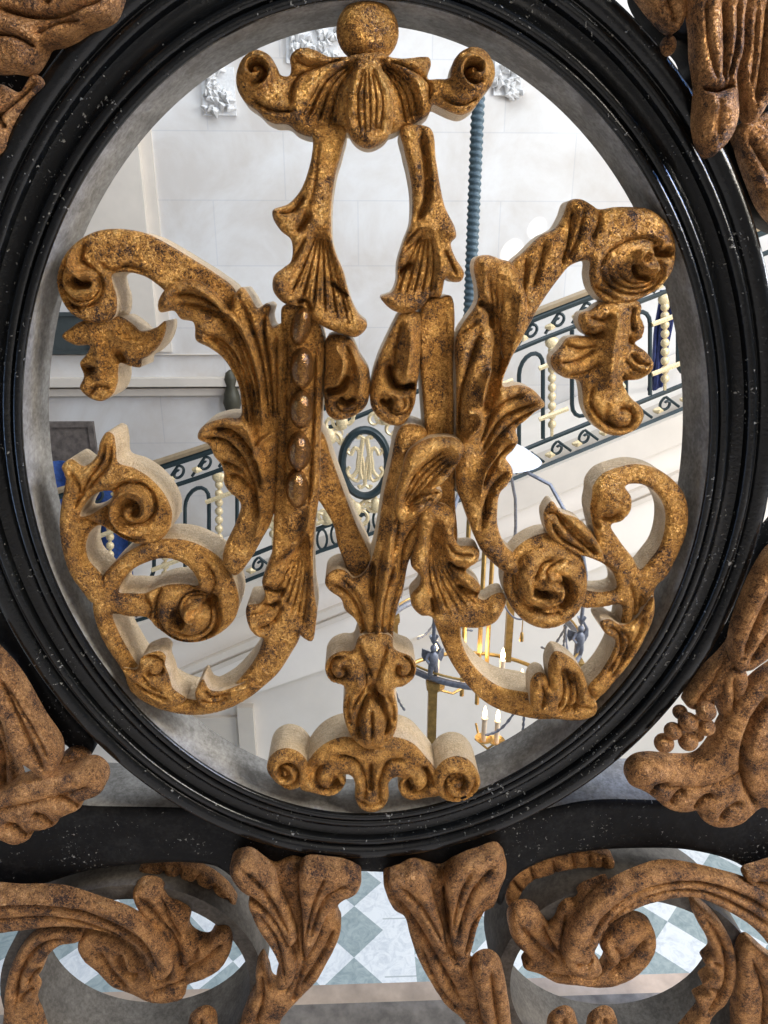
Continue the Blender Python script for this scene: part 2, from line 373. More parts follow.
# beaded stem of the left letter
g('letter_stroke', [(283,306),(300,304),(318,322),(324,340),(323,380),(321,431),(319,495),(315,524),(313,560),(314,590),(317,612),(316,622),(312,641),(304,638),(296,632),(289,635),(273,639),(256,635),(248,624),(247,606),(260,603),(265,596),(262,581),(267,568),(272,551),(274,505),(277,440),(278,380),(281,325)],
    Y=7, th=34, bulge=5, w=6, lines=
    between([(302,530),(278,575),(266,588)], [(308,530),(312,580),(309,634)], 6, 2.0, -4.0)+[([(264,584),(274,592),(286,590)], 3, -6), ([(262,602),(272,606),(282,600)], 2.6, -5), ([(250,612),(262,612),(278,600)], 2.2, -3), ([(256,628),(272,622),(284,604)], 2.6, -4.5),
     ([(288,330),(287,420),(285,505)], 2, -3), ([(316,340),(313,430),(309,510)], 2, -3), ([(311,500),(306,530),(292,548),(272,564)],2.4,4)],
    blobs=[((256,620),10,5),((268,578),8,4),((294,524),9,4)])
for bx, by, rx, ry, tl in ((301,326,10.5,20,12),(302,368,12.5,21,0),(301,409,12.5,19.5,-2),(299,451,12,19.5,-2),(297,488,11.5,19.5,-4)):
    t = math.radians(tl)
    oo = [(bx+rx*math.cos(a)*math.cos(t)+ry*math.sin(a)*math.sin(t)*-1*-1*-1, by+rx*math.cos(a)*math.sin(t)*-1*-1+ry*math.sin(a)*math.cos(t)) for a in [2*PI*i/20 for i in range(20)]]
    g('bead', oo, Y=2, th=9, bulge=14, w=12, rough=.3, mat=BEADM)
# right letter stem, its foot leaf
g('letter_stroke', [(421,308),(431,298),(440,297),(451,296),(453,370),(454,440),(455,500),(454,548),(422,548),(425,500),(425,436)], Y=9, th=36, bulge=4, w=4, lines=[([(445,300),(448,380),(448,500)],1.5,-1)])
g('acanthus_leaf', [(423,505),(440,503),(454,512),(454,535),(459,545),(473,546),(479,550),(478,560),(466,571),(475,579),(481,588),(478,597),(484,600),(494,594),(503,593),(506,600),(502,611),(494,622),(480,627),(463,627),(446,626),(436,622),(430,616),(421,615),(412,606),(411,595),(419,585),(420,576),(411,565),(416,542)],
    Y=3, th=18, bulge=7, w=10, lines=
    between([(432,520),(424,570),(428,612)], [(442,520),(455,570),(498,604)], 6, 2.1, -4.5)+[([(448,562),(458,568),(470,570)], 3, -8), ([(456,586),(468,590),(480,594)], 2.5, -6), ([(432,596),(433,606),(434,612)], 2.8, -7), ([(446,540),(456,552),(474,552)], 2.2, -4)],
    blobs=[((470,554),9,5),((472,588),8,4),((494,608),11,6),((416,600),9,3)])
# diagonal of the letter
g('letter_stroke', [(300,418),(322,432),(331,456),(342,487),(356,524),(371,557),(378,590),(356,592),(345,564),(338,545),(333,524),(322,505),(305,480)], Y=12, th=34, bulge=3, w=5)
# leaf crossing the right stem
g('acanthus_leaf', [(402,470),(408,452),(424,440),(436,437),(451,437),(461,441),(464,448),(461,458),(452,472),(442,484),(436,488),(442,491),(441,498),(429,508),(412,518),(402,523),(396,515),(396,492)],
    Y=-5, th=16, bulge=8, w=10, lines=between([(400,505),(412,470),(448,442)], [(404,516),(424,496),(458,460)], 4, 2.2, -5)+[([(410,502),(424,494),(440,492)], 2.4, -4.5), ([(404,518),(416,504),(434,496)], 2, -3)], blobs=[((452,450),12,4)])
# the two little hooked leaves in the middle
g('hook_leaf', [(328,336),(350,338),(360,356),(369,371),(370,390),(366,406),(354,416),(338,420),(328,415),(324,397),(325,363)], Y=8, th=28, bulge=8, w=12, lines=
    [([(325,392),(340,388),(350,374)], 3.2, -12), ([(340,396),(346,402),(356,398)], 3, -12), ([(334,342),(344,362),(338,382)], 3, 4), ([(350,346),(360,372),(358,400)], 3.5, 4), (spiral(344,400,16,5,-20,.7,1), 2, -3), ([(346,344),(353,360),(352,374)],2,-4)])
g('hook_leaf', [(400,314),(419,313),(421,340),(420,364),(417,386),(414,406),(403,424),(391,425),(379,418),(371,406),(371,385),(377,361),(387,338),(395,322)], Y=8, th=28, bulge=8, w=12, lines=
    [([(389,362),(391,378),(400,388),(416,384)], 3.4, -13), ([(380,398),(386,403),(393,398)], 3, -12), ([(404,318),(396,345),(394,372)], 3, -4), ([(410,330),(408,360),(404,380)], 3.5, 4), (spiral(396,404,17,4,-60,.8,1), 2.2, -4), (spiral(396,404,10,3,-60,.8,1), 1.8, -3)])
# left upper scroll arm
g('scroll_arm', [(236,292),(215,273),(196,261),(173,247),(148,234),(123,229),(102,230),(84,237),(67,252),(59,269),(57,283),(62,300),(71,313),(86,321),(107,322),(115,315),(117,298),(113,284),(112,275),(124,272),(144,276),(158,285),(172,297),(200,312),(230,328)],
    Y=9, th=34, bulge=4, w=6, lines=
    [([(71,277),(80,284),(94,283)], 4.2, -12), ([(76,250),(73,266),(84,276),(98,272)], 3, 5), (spiral(84,282,30,14,170,.75,-1), 2.4, -4), (spiral(86,282,23,12,170,.6,-1), 2, -4), ([(86,243),(82,258),(92,268)], 2.2, -4), ([(70,256),(62,275),(66,298),(84,314)], 2.2, -4), ([(100,262),(112,270),(128,266),(150,272)], 2.4, -3)],
    blobs=[((90,282),16,7)])
g('hanging_leaf', [(82,321),(109,320),(119,316),(134,325),(141,331),(157,327),(165,321),(166,329),(161,343),(150,355),(142,360),(141,367),(130,366),(120,363),(118,372),(118,381),(113,394),(102,401),(90,398),(80,388),(84,376),(80,363),(86,355),(90,346),(75,345),(62,336),(71,328)],
    Y=14, th=32, bulge=4, w=6, lines=[([(116,352),(120,358),(124,365)], 4, -9), ([(80,367),(88,370),(95,368)], 3, -8), ([(92,330),(100,350),(102,380)], 4, 2), ([(112,330),(132,342),(152,338)], 3, 2), ([(90,395),(98,386),(112,388)],2,-3)])
# left great acanthus
g('acanthus_leaf', [(158,304),(163,292),(175,282),(192,279),(210,287),(225,303),(231,307),(234,296),(242,287),(250,296),(258,308),(267,303),(271,306),(269,317),(273,327),(283,323),(285,360),(281,410),(278,450),(275,500),(271,522),(262,539),(250,560),(236,575),(224,565),(224,549),(236,522),(241,505),(238,499),(230,492),(224,482),(224,473),(221,464),(215,457),(209,445),(198,438),(199,431),(206,424),(225,418),(240,417),(241,400),(239,387),(233,373),(223,358),(210,348),(196,340),(195,328),(193,322),(181,319),(174,311),(160,312)],
    Y=5, th=36, bulge=7, w=10, lines=
    [([(258,420),(248,370),(222,312),(190,294),(164,300)], 2.6, -6), ([(262,420),(254,370),(232,324),(200,306),(176,304)], 2.6, -6), ([(256,430),(246,380),(228,345),(204,332)], 2.6, -6), ([(250,430),(238,372),(216,340),(200,338)], 2, -4),
     ([(270,420),(262,360),(248,315),(240,295)], 2.4, -5), ([(274,420),(270,370),(264,325),(266,308)], 2.4, -6), ([(264,425),(258,365),(242,325),(228,312)],2.2,4), ([(278,420),(277,370),(277,330)],2,-4), ([(196,286),(215,298),(228,316)],3,4),
     ([(258,498),(246,462),(226,440),(202,436)], 2.4, -6), ([(262,490),(252,452),(232,430),(208,428)], 2.4, -6), ([(266,480),(254,440),(246,424),(226,422)], 2.4, 5), ([(260,520),(254,492),(240,476),(226,474)], 2.4, -6), ([(250,470),(262,440),(278,428)],2.6,5), ([(256,540),(262,510),(260,488)], 3, 3), ([(248,478),(238,466),(222,460)],2.2,-5)],
    blobs=[((168,302),10,5),((206,432),11,5),((206,334),10,4),((232,484),9,4),((244,300),7,3)])
# lower left
g('scroll_arm', [(62,466),(71,459),(84,466),(96,457),(101,440),(107,432),(113,434),(116,446),(118,462),(134,468),(150,478),(165,495),(172,513),(169,530),(158,541),(141,544),(124,539),(110,530),(100,525),(91,531),(86,545),(89,560),(98,570),(108,584),(104,604),(92,602),(82,590),(70,572),(62,545),(60,518),(64,490),(66,478)],
    holes=[[(80,516),(91,497),(103,491),(113,492),(110,502),(100,509),(90,515)]],
    Y=7, th=32, bulge=6, w=9, lines=
    [(spiral(136,506,34,6,60,1.7,1), 2.6, -6), (spiral(136,506,27,4,60,1.4,1), 2, 3), (spiral(134,508,8,2,200,.8,1), 3.5, -8), ([(108,438),(104,458),(90,478),(80,500)], 2.2, -4.5), ([(113,440),(110,462),(98,478),(86,492)], 2.2, -4.5), ([(72,470),(80,485),(76,510)], 2.4, -4), ([(100,524),(92,520),(82,518)],2,-3)],
    blobs=[((134,508),22,8),((108,446),9,4)])
g('scroll_ring', [(159,539),(142,544),(122,556),(105,573),(96,591),(93,607),(97,624),(105,643),(119,664),(124,672),(131,690),(152,705),(179,713),(204,714),(229,708),(250,697),(264,686),(278,673),(290,655),(300,634),(290,618),(268,622),(263,640),(256,657),(242,676),(226,691),(206,700),(182,697),(165,688),(150,677),(138,665),(128,649),(117,628),(113,614),(130,616),(147,617),(157,627),(176,640),(197,642),(217,635),(234,620),(239,603),(236,585),(228,568),(218,556),(204,547),(185,540)],
    holes=[[(119,592),(130,572),(147,562),(167,558),(185,564),(196,576),(198,585),(184,584),(167,585),(152,590),(146,593),(130,593)]],
    Y=8, th=34, bulge=6, w=9, lines=
    [(spiral(194,610,42,8,-100,1.5,-1), 2.4, -5), (spiral(194,610,36,9,150,.9,-1), 2.2, -5), (spiral(194,610,27,9,150,.8,-1), 2.2, -5), ([(176,607),(178,618),(186,624)], 4.5, -11), ([(200,603),(210,602),(217,594)], 4, -11), (spiral(196,610,12,3,10,.9,-1), 3, 5), ([(146,595),(152,606),(150,617)], 2, -4), ([(206,560),(216,578),(210,596)], 2.2, -3)],
    blobs=[((194,612),26,7)])
g('curled_leaf', [(137,669),(141,658),(150,653),(160,651),(166,656),(165,664),(169,675),(173,688),(186,699),(170,706),(150,698),(138,690),(130,678),(123,668)], Y=2, th=22, bulge=7, w=9, lines=[(spiral(154,668,15,3,-160,1.0,1), 2.6, -6), ([(134,680),(150,690),(172,698)], 2.2, -4), ([(142,672),(152,684),(166,690)], 2, -3)])
g('curled_leaf', [(203,679),(209,689),(220,691),(245,682),(256,676),(244,692),(228,703),(212,708),(200,704),(195,694)], Y=3, th=22, bulge=5, w=7, lines=[([(204,688),(212,696),(232,692)], 2.2, -4), ([(200,698),(214,702),(230,696)], 1.8, -3)])
# foot post and base scroll
g('foot_post', [(360,636),(353,650),(342,651),(331,656),(325,667),(330,680),(344,686),(343,711),(348,730),(356,741),(369,748),(385,745),(395,732),(398,711),(395,688),(404,685),(414,677),(416,665),(410,656),(400,652),(394,648),(391,636)],
    Y=1, th=30, bulge=8, w=11, lines=
    [(spiral(341,669,14,3,-60,1.1,-1), 2.6, -7), (spiral(402,668,13,3,-120,1.1,1), 2.6, -7), ([(372,680),(374,692),(384,700)], 4, -10), ([(370,690),(362,706),(358,722),(360,736)], 3, -9), ([(374,694),(384,708),(388,722),(384,736)], 3, -9), ([(350,692),(348,710),(352,724)], 2, -3.5), ([(372,706),(372,735)], 2, -5), ([(386,690),(393,706),(394,722)], 2, -3.5), ([(364,664),(366,680),(358,696),(350,712)], 2, -4), ([(358,640),(366,660),(372,676)],2.4,-4), ([(388,640),(382,660),(376,676)],2.4,-4)],
    blobs=[((371,728),10,6),((362,680),8,4),((386,676),8,4)])
g('base_scroll', [(300,787),(306,765),(320,747),(337,738),(350,737),(368,746),(388,737),(411,742),(426,757),(436,770),(442,792),(424,797),(411,799),(402,795),(398,785),(402,777),(393,777),(388,785),(389,796),(384,806),(372,811),(360,807),(355,797),(355,783),(350,774),(343,774),(346,780),(342,789),(331,795),(314,792)],
    Y=4, th=34, bulge=7, w=9, lines=
    [(spiral(330,778,17,4,-90,.95,-1), 2.6, -7), ([(330,780),(336,784),(342,783)], 3, -8), (spiral(415,780,17,4,-90,.95,1), 2.6, -7), ([(404,782),(410,786),(416,784)], 3, -8), ([(334,752),(356,758),(366,780),(364,800)], 2.4, -5), ([(408,756),(388,760),(380,780),(380,800)], 2.4, -5), ([(371,760),(371,790)], 3, -8), ([(318,760),(308,778)], 2, -4), ([(358,798),(372,803),(386,797)],2,-4), ([(424,764),(434,784)],2,-4)])
g('volute', [(287,748),(299,752),(308,763),(309,775),(300,786),(289,789),(276,782),(267,769),(270,757),(278,750)], Y=3, th=34, bulge=8, w=12, lines=[(spiral(287,771,17,3,-150,1.5,-1), 2.4, -6), ([(277,770),(286,768),(292,776)], 3, -5)])
g('volute', [(457,756),(469,760),(478,772),(480,785),(470,797),(457,801),(443,798),(434,788),(435,771),(444,760)], Y=3, th=34, bulge=8, w=12, lines=[(spiral(457,782,18,3,-30,1.5,1), 2.4, -6), ([(448,782),(456,776),(466,782)], 3, -5)])
# right upper scroll arm, column leaf
g('scroll_arm', [(502,285),(512,262),(523,252),(540,236),(555,228),(563,215),(569,201),(580,199),(592,205),(598,209),(615,207),(632,207),(648,209),(663,219),(673,236),(675,255),(671,272),(661,286),(644,297),(623,304),(605,302),(593,290),(589,275),(589,261),(571,265),(559,278),(540,305),(524,334),(505,360)],
    Y=7, th=17, bulge=6, w=9, lines=
    [([(652,247),(658,254),(670,252)], 3.6, -11), ([(634,262),(636,274),(650,278)], 3.6, -11), (spiral(640,262,26,10,-190,.7,-1), 2, -3.5), (spiral(640,262,34,14,-190,.55,-1), 2, -4), (spiral(640,262,42,20,-190,.45,-1), 2, -4), (spiral(644,258,14,4,20,.9,1), 3.2, 5), ([(598,210),(597,225),(590,240)], 2.2, -4), ([(572,206),(568,240),(560,268)], 2.6, -5), ([(582,206),(578,235),(566,262)], 2, -3), ([(596,272),(610,250),(640,238),(662,245)], 2.4, -3), ([(545,240),(540,262),(532,290)], 2.4, -4), ([(526,256),(524,280),(516,310)], 2.4, -4),([(592,285),(604,292),(618,300)],2,-4)],
    blobs=[((648,265),16,6),((580,214),9,4),((606,284),10,-5)])
g('hanging_leaf', [(602,302),(590,310),(580,313),(578,321),(583,332),(590,337),(578,336),(567,338),(559,348),(551,357),(552,367),(563,377),(579,381),(582,390),(584,407),(592,423),(607,434),(623,435),(637,428),(643,417),(642,408),(632,399),(627,392),(623,382),(640,379),(650,372),(653,363),(646,352),(635,343),(641,338),(644,327),(640,316),(641,305),(632,298)],
    Y=9, th=12, bulge=7, w=10, lines=
    [([(584,332),(596,335),(606,330)], 3, -8), ([(622,374),(628,380),(632,378)], 3, -8), ([(630,335),(630,342),(638,344)], 3, -7), ([(616,310),(610,345),(606,390)], 5, 3), (spiral(622,414,18,4,-150,1.0,-1), 2.6, -6), ([(588,400),(600,418),(618,426)], 2.4, -4), ([(592,382),(590,402),(602,420)], 2, -3), ([(556,362),(575,360),(596,348)], 2.4, -4), ([(564,344),(580,348),(598,344)], 2.4, -4), ([(566,374),(584,372),(600,360)], 2.2, -3), ([(628,352),(638,362),(648,364)], 2.4, -4), ([(622,358),(632,368),(644,372)], 2, -3), ([(586,316),(600,320),(612,314)], 2.2, -4), ([(632,306),(630,320),(632,332)],2.2,-4)],
    blobs=[((562,360),11,5),((643,366),9,4),((586,320),9,4)])
g('acanthus_leaf', [(477,257),(488,255),(500,259),(512,263),(520,280),(527,300),(524,334),(511,359),(503,386),(519,385),(532,389),(541,398),(545,405),(535,412),(526,420),(516,429),(518,441),(513,450),(506,458),(511,466),(513,473),(507,485),(500,493),(497,512),(498,527),(505,545),(517,557),(520,574),(505,572),(482,551),(473,533),(463,505),(457,490),(456,440),(456,381),(455,344),(460,328),(477,302),(477,286),(474,271),(474,263)],
    Y=4, th=18, bulge=7, w=10, lines=
    between([(480,420),(492,340),(482,268)], [(490,420),(512,340),(522,290)], 5, 2.3, -5)+[([(478,300),(490,312),(492,330)], 3.6, -9), ([(458,335),(466,330),(478,320)], 2.2, -3), ([(458,440),(462,390),(480,330)], 2.6, -6), ([(486,300),(505,330),(500,380)], 2.4, -4),
     ([(480,455),(500,420),(538,400)], 2.4, -6), ([(482,460),(504,430),(540,406)], 2.4, -6), ([(478,448),(496,408),(526,392)], 2.4, -5), ([(480,490),(492,464),(514,440)], 2.6, -6), ([(484,520),(490,490),(508,468)], 2.6, -6), ([(478,500),(484,470),(500,446)], 2.4, 4), ([(462,440),(478,420),(476,412),(462,410)],2.8,5), ([(482,530),(484,505),(496,488)],2,-4), ([(480,405),(484,380),(492,365)],3,5)],
    blobs=[((484,266),10,5),((534,402),11,5),((512,440),8,4),((508,472),8,4)])
# right lower
g('scroll_ring', [(592,496),(593,486),(602,474),(619,467),(636,464),(657,469),(673,480),(684,494),(688,511),(686,532),(677,555),(665,577),(655,587),(653,611),(646,634),(633,657),(612,682),(594,702),(572,716),(545,716),(548,700),(570,694),(585,684),(600,669),(611,651),(616,640),(620,625),(621,605),(600,607),(580,606),(580,591),(600,592),(616,588),(613,573),(602,563),(588,557),(572,551),(584,535),(590,530),(596,540),(592,522),(590,508)],
    holes=[[(625,486),(640,484),(655,492),(664,507),(665,525),(660,545),(651,558),(640,569),(632,557),(619,540),(611,525),(621,521),(630,511),(631,497)]],
    Y=9, th=22, bulge=5, w=7, lines=[([(600,518),(612,518),(620,512)], 3, -7), ([(594,490),(592,510),(598,530)], 2.4, -5), ([(640,590),(638,620),(622,650)], 2.4, -4), ([(628,580),(634,600),(632,630)], 2, -3)], blobs=[((612,496),14,4)])
g('volute', [(545,533),(560,536),(574,546),(584,562),(587,582),(584,600),(574,616),(560,625),(543,628),(526,622),(512,608),(504,590),(504,572),(512,553),(526,540)], Y=5, th=20, bulge=9, w=18, lines=
    [(spiral(545,582,38,10,-100,1.1,-1), 2.6, -4), ([(530,586),(538,592),(548,590)], 4, -12), ([(556,576),(566,584),(566,598),(556,606)], 4.5, -13), (spiral(548,580,22,4,-170,1.0,-1), 3, 5), ([(552,556),(540,562),(532,578)], 2.4, -5), ([(562,556),(546,566),(542,580)], 2, -4), ([(530,606),(545,612),(562,610)], 2, -4), (spiral(545,582,31,24,-130,.4,-1),2,-4)], blobs=[((545,580),22,5)])
g('curled_leaf', [(544,521),(544,511),(552,501),(561,512),(577,518),(587,528),(598,543),(604,562),(588,557),(574,553),(561,546),(548,534)], Y=2, th=14, bulge=7, w=9, lines=between([(552,508),(562,528),(596,556)], [(560,514),(576,526),(600,554)], 2, 2, -5)+[([(550,520),(560,536),(586,552)], 2.2, -5), ([(546,512),(556,514),(562,524)], 2.4, -5)])
g('scroll_arm', [(434,612),(458,612),(462,643),(475,667),(499,686),(530,693),(552,700),(560,716),(540,719),(525,717),(500,710),(480,698),(456,670),(441,640)], Y=10, th=34, bulge=3, w=5)
g('curled_leaf', [(555,651),(567,655),(580,667),(586,681),(589,693),(597,704),(595,713),(582,719),(552,717),(532,708),(530,694),(531,679),(538,672),(546,675),(549,684),(548,664)], Y=2, th=16, bulge=7, w=10, lines=
    between([(548,708),(556,690),(556,660)], [(580,712),(584,695),(578,672)], 3, 2.2, -5)+[([(540,680),(544,694),(540,706)], 2.4, -5), ([(560,668),(566,672),(572,684)], 2.4, -5), ([(556,712),(574,704),(592,706)], 2, -4)], blobs=[((558,662),9,4),((538,680),6,3)])
g('curled_leaf', [(600,622),(609,619),(622,625),(636,618),(653,596),(654,612),(646,634),(633,657),(615,680),(598,696),(588,688),(601,671),(612,652),(615,640),(604,632)], Y=4, th=24, bulge=6, w=8, lines=
    [([(604,624),(618,632),(620,650),(604,676)], 2.6, -5), ([(616,626),(628,636),(624,656),(606,682)], 2.2, -4), ([(644,612),(636,636),(620,662)], 2.2, -4)])

# ---------------------------------------------------------------- ornaments round the oval
def s(name, outline, parent=None, **k):
    k.setdefault('mat', GOLDD); return relief(name, parent or rail, outline, **k)
s('acanthus_leaf', [(-20,-20),(120,-20),(114,12),(102,22),(86,29),(72,38),(58,43),(46,45),(40,56),(28,71),(10,70),(-20,66)], Y=-6, th=11, bulge=10, w=16, lines=[([(110,2),(80,14),(40,20),(0,10)], 3, -7), ([(40,50),(20,40),(-5,36)], 3, -7), ([(86,22),(60,26),(36,38)], 3, -5), ([(48,6),(56,-2),(66,-6)], 4, -8)], blobs=[((90,10),16,6),((20,40),16,6)])
s('acanthus_leaf', [(-20,90),(0,84),(20,92),(34,74),(46,84),(30,100),(18,116),(10,134),(4,152),(-20,160)], Y=4, th=9, bulge=6, w=9, lines=[([(40,80),(20,100),(-5,120)], 2.6, -5), ([(8,130),(0,118),(-10,110)], 2.4, -5)])
u1 = s('acanthus_leaf', [(688,-20),(745,-20),(743,20),(742,51),(736,74),(737,100),(737,119),(729,140),(718,152),(711,157),(702,146),(697,125),(698,100),(699,86),(695,55),(694,28),(690,0)], Y=-14, th=9, bulge=9, w=13, lines=[([(720,0),(722,40),(722,86)], 3, -7), ([(734,0),(734,40),(726,84)], 2.4, -5), ([(702,0),(706,50),(714,84)], 2.4, -4), ([(700,88),(716,92),(733,84)], 3, -8), ([(714,100),(714,140)], 2.4, -2)], blobs=[((716,110),14,4)])
s('acanthus_leaf', [(742,-20),(800,-20),(800,90),(768,104),(760,116),(750,122),(744,110),(742,95),(737,72),(741,50)], Y=-6, th=8, bulge=9, w=14, lines=[([(764,0),(760,50),(752,108)], 3, -6), ([(752,10),(750,60),(746,90)], 2, -3)])
s('acanthus_leaf', [(632,-20),(692,-20),(688,4),(684,20),(677,31),(670,30),(659,20),(646,4)], Y=-4, th=9, bulge=8, w=10, lines=[([(662,-10),(668,10),(673,26)], 2.6, -5)])
for bo in ([(642,-20),(800,-20),(800,232),(768,222),(752,205),(738,172),(722,135),(704,100),(690,78),(694,60),(684,44),(672,40),(660,24)],
           [(-20,62),(28,64),(58,40),(108,18),(122,-20),(170,-20),(120,24),(70,62),(30,104),(0,150),(-20,185)],
           [(-20,560),(0,600),(24,640),(60,700),(94,742),(90,756),(76,752),(56,735),(36,700),(10,655),(-20,625)],
           [(800,515),(770,545),(755,585),(738,620),(715,660),(700,688),(712,690),(730,660),(760,610),(800,575)]):
    s('iron_scroll', bo, Y=20, th=24, bulge=5, w=8, mat=IRONDARK, step=3, label='black iron scroll bar behind the gilt leaves')
kb = at(668, 46, .004); MB().ball(kb, 7*MPX, 7*MPX, 8*MPX, 10).build('knob', GOLDD, rail)
s('acanthus_leaf', [(738,128),(800,110),(800,240),(768,214),(752,180),(742,150)], Y=6, th=10, bulge=7, w=9, lines=[([(745,135),(762,165),(790,200)], 3, -6)])
# right: leaf, pods, grapes, big curl
s('acanthus_leaf', [(800,540),(775,548),(758,572),(742,608),(734,634),(732,655),(736,668),(748,670),(768,657),(800,640)], Y=-8, th=9, bulge=9, w=13, lines=[([(780,570),(758,610),(740,655)], 2.8, -6), ([(800,590),(770,625),(744,664)], 2.4, -5)])
s('acanthus_leaf', [(736,632),(730,645),(722,655),(706,671),(692,690),(685,703),(692,709),(704,704),(716,698),(724,688),(732,672),(738,655)], Y=2, th=8, bulge=7, w=9, lines=[([(732,645),(712,678),(692,704)], 2.2, -4)])
s('seed_pod', [(727,668),(744,668),(747,684),(742,705),(736,723),(728,726),(721,714),(718,700),(722,684)], Y=-2, th=8, bulge=8, w=10, lines=[([(732,672),(732,700),(731,722)], 2.2, -4)])
gb = None
GR = [(664,743,10.5),(673,731,9.5),(688,722,10.5),(688,741,10.5),(706,711,10.5),(706,727,9.5),(680,712,8),(697,735,7.5)]
stem0, stem1 = at(690,700,.02), at(704,690,.02)
gb = MB().tube([at(668,738,.022), at(690,726,.024), at(708,708,.024), at(716,696,.02)], 5*MPX, 8).build('grape_cluster', GOLDD, rail)
for i, (x, y, r) in enumerate(GR):
    p = at(x, y, -.010 if i < 6 else .002); MB().ball(p, r*1.08*MPX, r*1.08*MPX, r*1.08*MPX, 10).build('grape', GOLDD, gb)
s('acanthus_leaf', [(628,782),(628,768),(636,760),(650,757),(677,759),(698,757),(713,740),(722,722),(736,700),(752,682),(770,668),(800,655),(800,830),(775,815),(762,806),(742,821),(728,826),(712,825),(701,818),(698,810),(686,811),(674,810),(664,806),(656,799),(643,790)],
    Y=-6, th=8, bulge=10, w=18, lines=[([(640,778),(670,782),(710,780),(745,760)], 3, -3), ([(668,800),(674,790),(684,786)], 2.8, -7), ([(692,806),(700,794),(712,790)], 2.8, -7), ([(648,790),(656,780),(668,778)], 2.4, -5), ([(768,690),(748,715),(738,745),(742,780)], 3.5, -8), ([(752,800),(742,780),(738,760)], 3, -6), ([(716,816),(724,804),(740,796)], 2.4, -5)], blobs=[((760,740),30,8),((650,768),18,5)])
# left: leaves
s('acanthus_leaf', [(-20,640),(0,656),(19,679),(41,717),(59,745),(60,760),(54,772),(46,778),(31,768),(12,752),(0,716),(-20,700)], Y=-6, th=9, bulge=9, w=13, lines=[([(0,670),(22,715),(48,768)], 2.8, -5), ([(8,680),(34,722),(52,755)], 2, -3)])
s('acanthus_leaf', [(58,762),(72,750),(84,752),(88,760),(78,770),(62,774)], Y=10, th=8, bulge=6, w=8, lines=[([(64,768),(80,758)],2,-3)])
s('acanthus_leaf', [(-20,700),(0,720),(10,740),(14,762),(20,782),(0,800),(-20,800)], Y=6, th=9, bulge=6, w=8, lines=[([(-8,720),(4,750),(6,790)],3,-5)])
s('acanthus_leaf', [(-20,800),(4,790),(19,782),(40,777),(62,773),(91,764),(104,774),(104,788),(97,795),(84,800),(80,808),(69,813),(60,818),(56,824),(41,829),(32,830),(30,838),(22,842),(14,843),(0,838),(-20,840)],
    Y=-8, th=12, bulge=9, w=13, lines=[([(98,780),(70,790),(30,800),(-10,808)], 3, -4), ([(80,806),(70,796),(56,796)], 2.6, -6), ([(54,824),(46,812),(34,810)], 2.6, -6), ([(28,836),(20,822),(6,820)], 2.6, -6)])
# bottom rail of black iron
s('bottom_rail', [(-60,806),(100,806),(240,812),(384,842),(530,812),(590,800),(660,800),(830,806),(830,900),(768,884),(735,862),(690,850),(640,848),(580,852),(540,862),(512,880),(500,905),(482,880),(384,872),(262,872),(240,880),(215,866),(180,862),(140,864),(90,870),(40,886),(10,902),(-60,912)],
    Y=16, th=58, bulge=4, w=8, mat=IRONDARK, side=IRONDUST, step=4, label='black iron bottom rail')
# ---------------------------------------------------------------- the two scrolls under the rail
def scroll_band(cx, cy, rx, ry, wid, a0, a1, Y0, Y1, name='scroll_band'):
    """flat iron strap bent to a spiral, standing edge-on"""
    n = 70; V = []; Fc = []
    for i in range(n+1):
        t = i/n; a = math.radians(a0+(a1-a0)*t); k = 1
        for r, Yq in ((0,Y0),(0,Y1),(wid,Y1),(wid,Y0)):
            x = cx+(rx*k+r)*math.cos(a); y = cy+(ry*k+r)*math.sin(a)
            q = at(x, y, Y0); V.append((q.x, Yq, q.z))
    for i in range(n):
        for k in range(4):
            Fc.append((i*4+k, i*4+(k+1)%4, (i+1)*4+(k+1)%4, (i+1)*4+k))
    Fc += [(0,1,2,3), tuple(n*4+k for k in (3,2,1,0))]
    return link(name, fix_normals(mesh_of(V, Fc, True, 40)), IRONBROWN, rail, 'dusty grey iron strap bent into a scroll')
lb = scroll_band(132, 985, 118, 86, 14, 0, 360, .012, .085)
rb = scroll_band(628, 985, 118, 86, 14, 0, 360, .012, .085)
def w(name, outline, parent, **k): return s(name, outline, parent, **k)
# left scroll
w('moulding_strip', [(-30,893),(20,891),(60,892),(100,904),(130,915),(152,930),(168,948),(173,966),(166,977),(155,977),(150,962),(138,948),(115,935),(88,927),(60,925),(30,928),(0,932),(-30,938)], lb, Y=-4, th=8, bulge=6, w=7, lines=[([(-20,905),(50,903),(100,916),(140,938),(160,968)], 2.4, -6), ([(-20,920),(50,915),(96,924),(134,944),(154,970)], 2.0, -5), ([(-20,898),(50,897),(110,908),(150,935),(168,965)], 2, 3)])
w('moulding_strip', [(82,932),(55,930),(32,938),(15,958),(6,985),(4,1010),(6,1050),(44,1050),(40,1020),(34,1005),(38,990),(34,982),(42,970),(46,958),(60,945),(80,940)], lb, Y=2, th=9, bulge=6, w=8, lines=[([(70,936),(40,945),(22,970),(16,1005)], 2.6, -6), ([(36,986),(26,992),(20,1000)], 2.4, -5), ([(44,966),(34,972),(28,982)], 2.4, -5)])
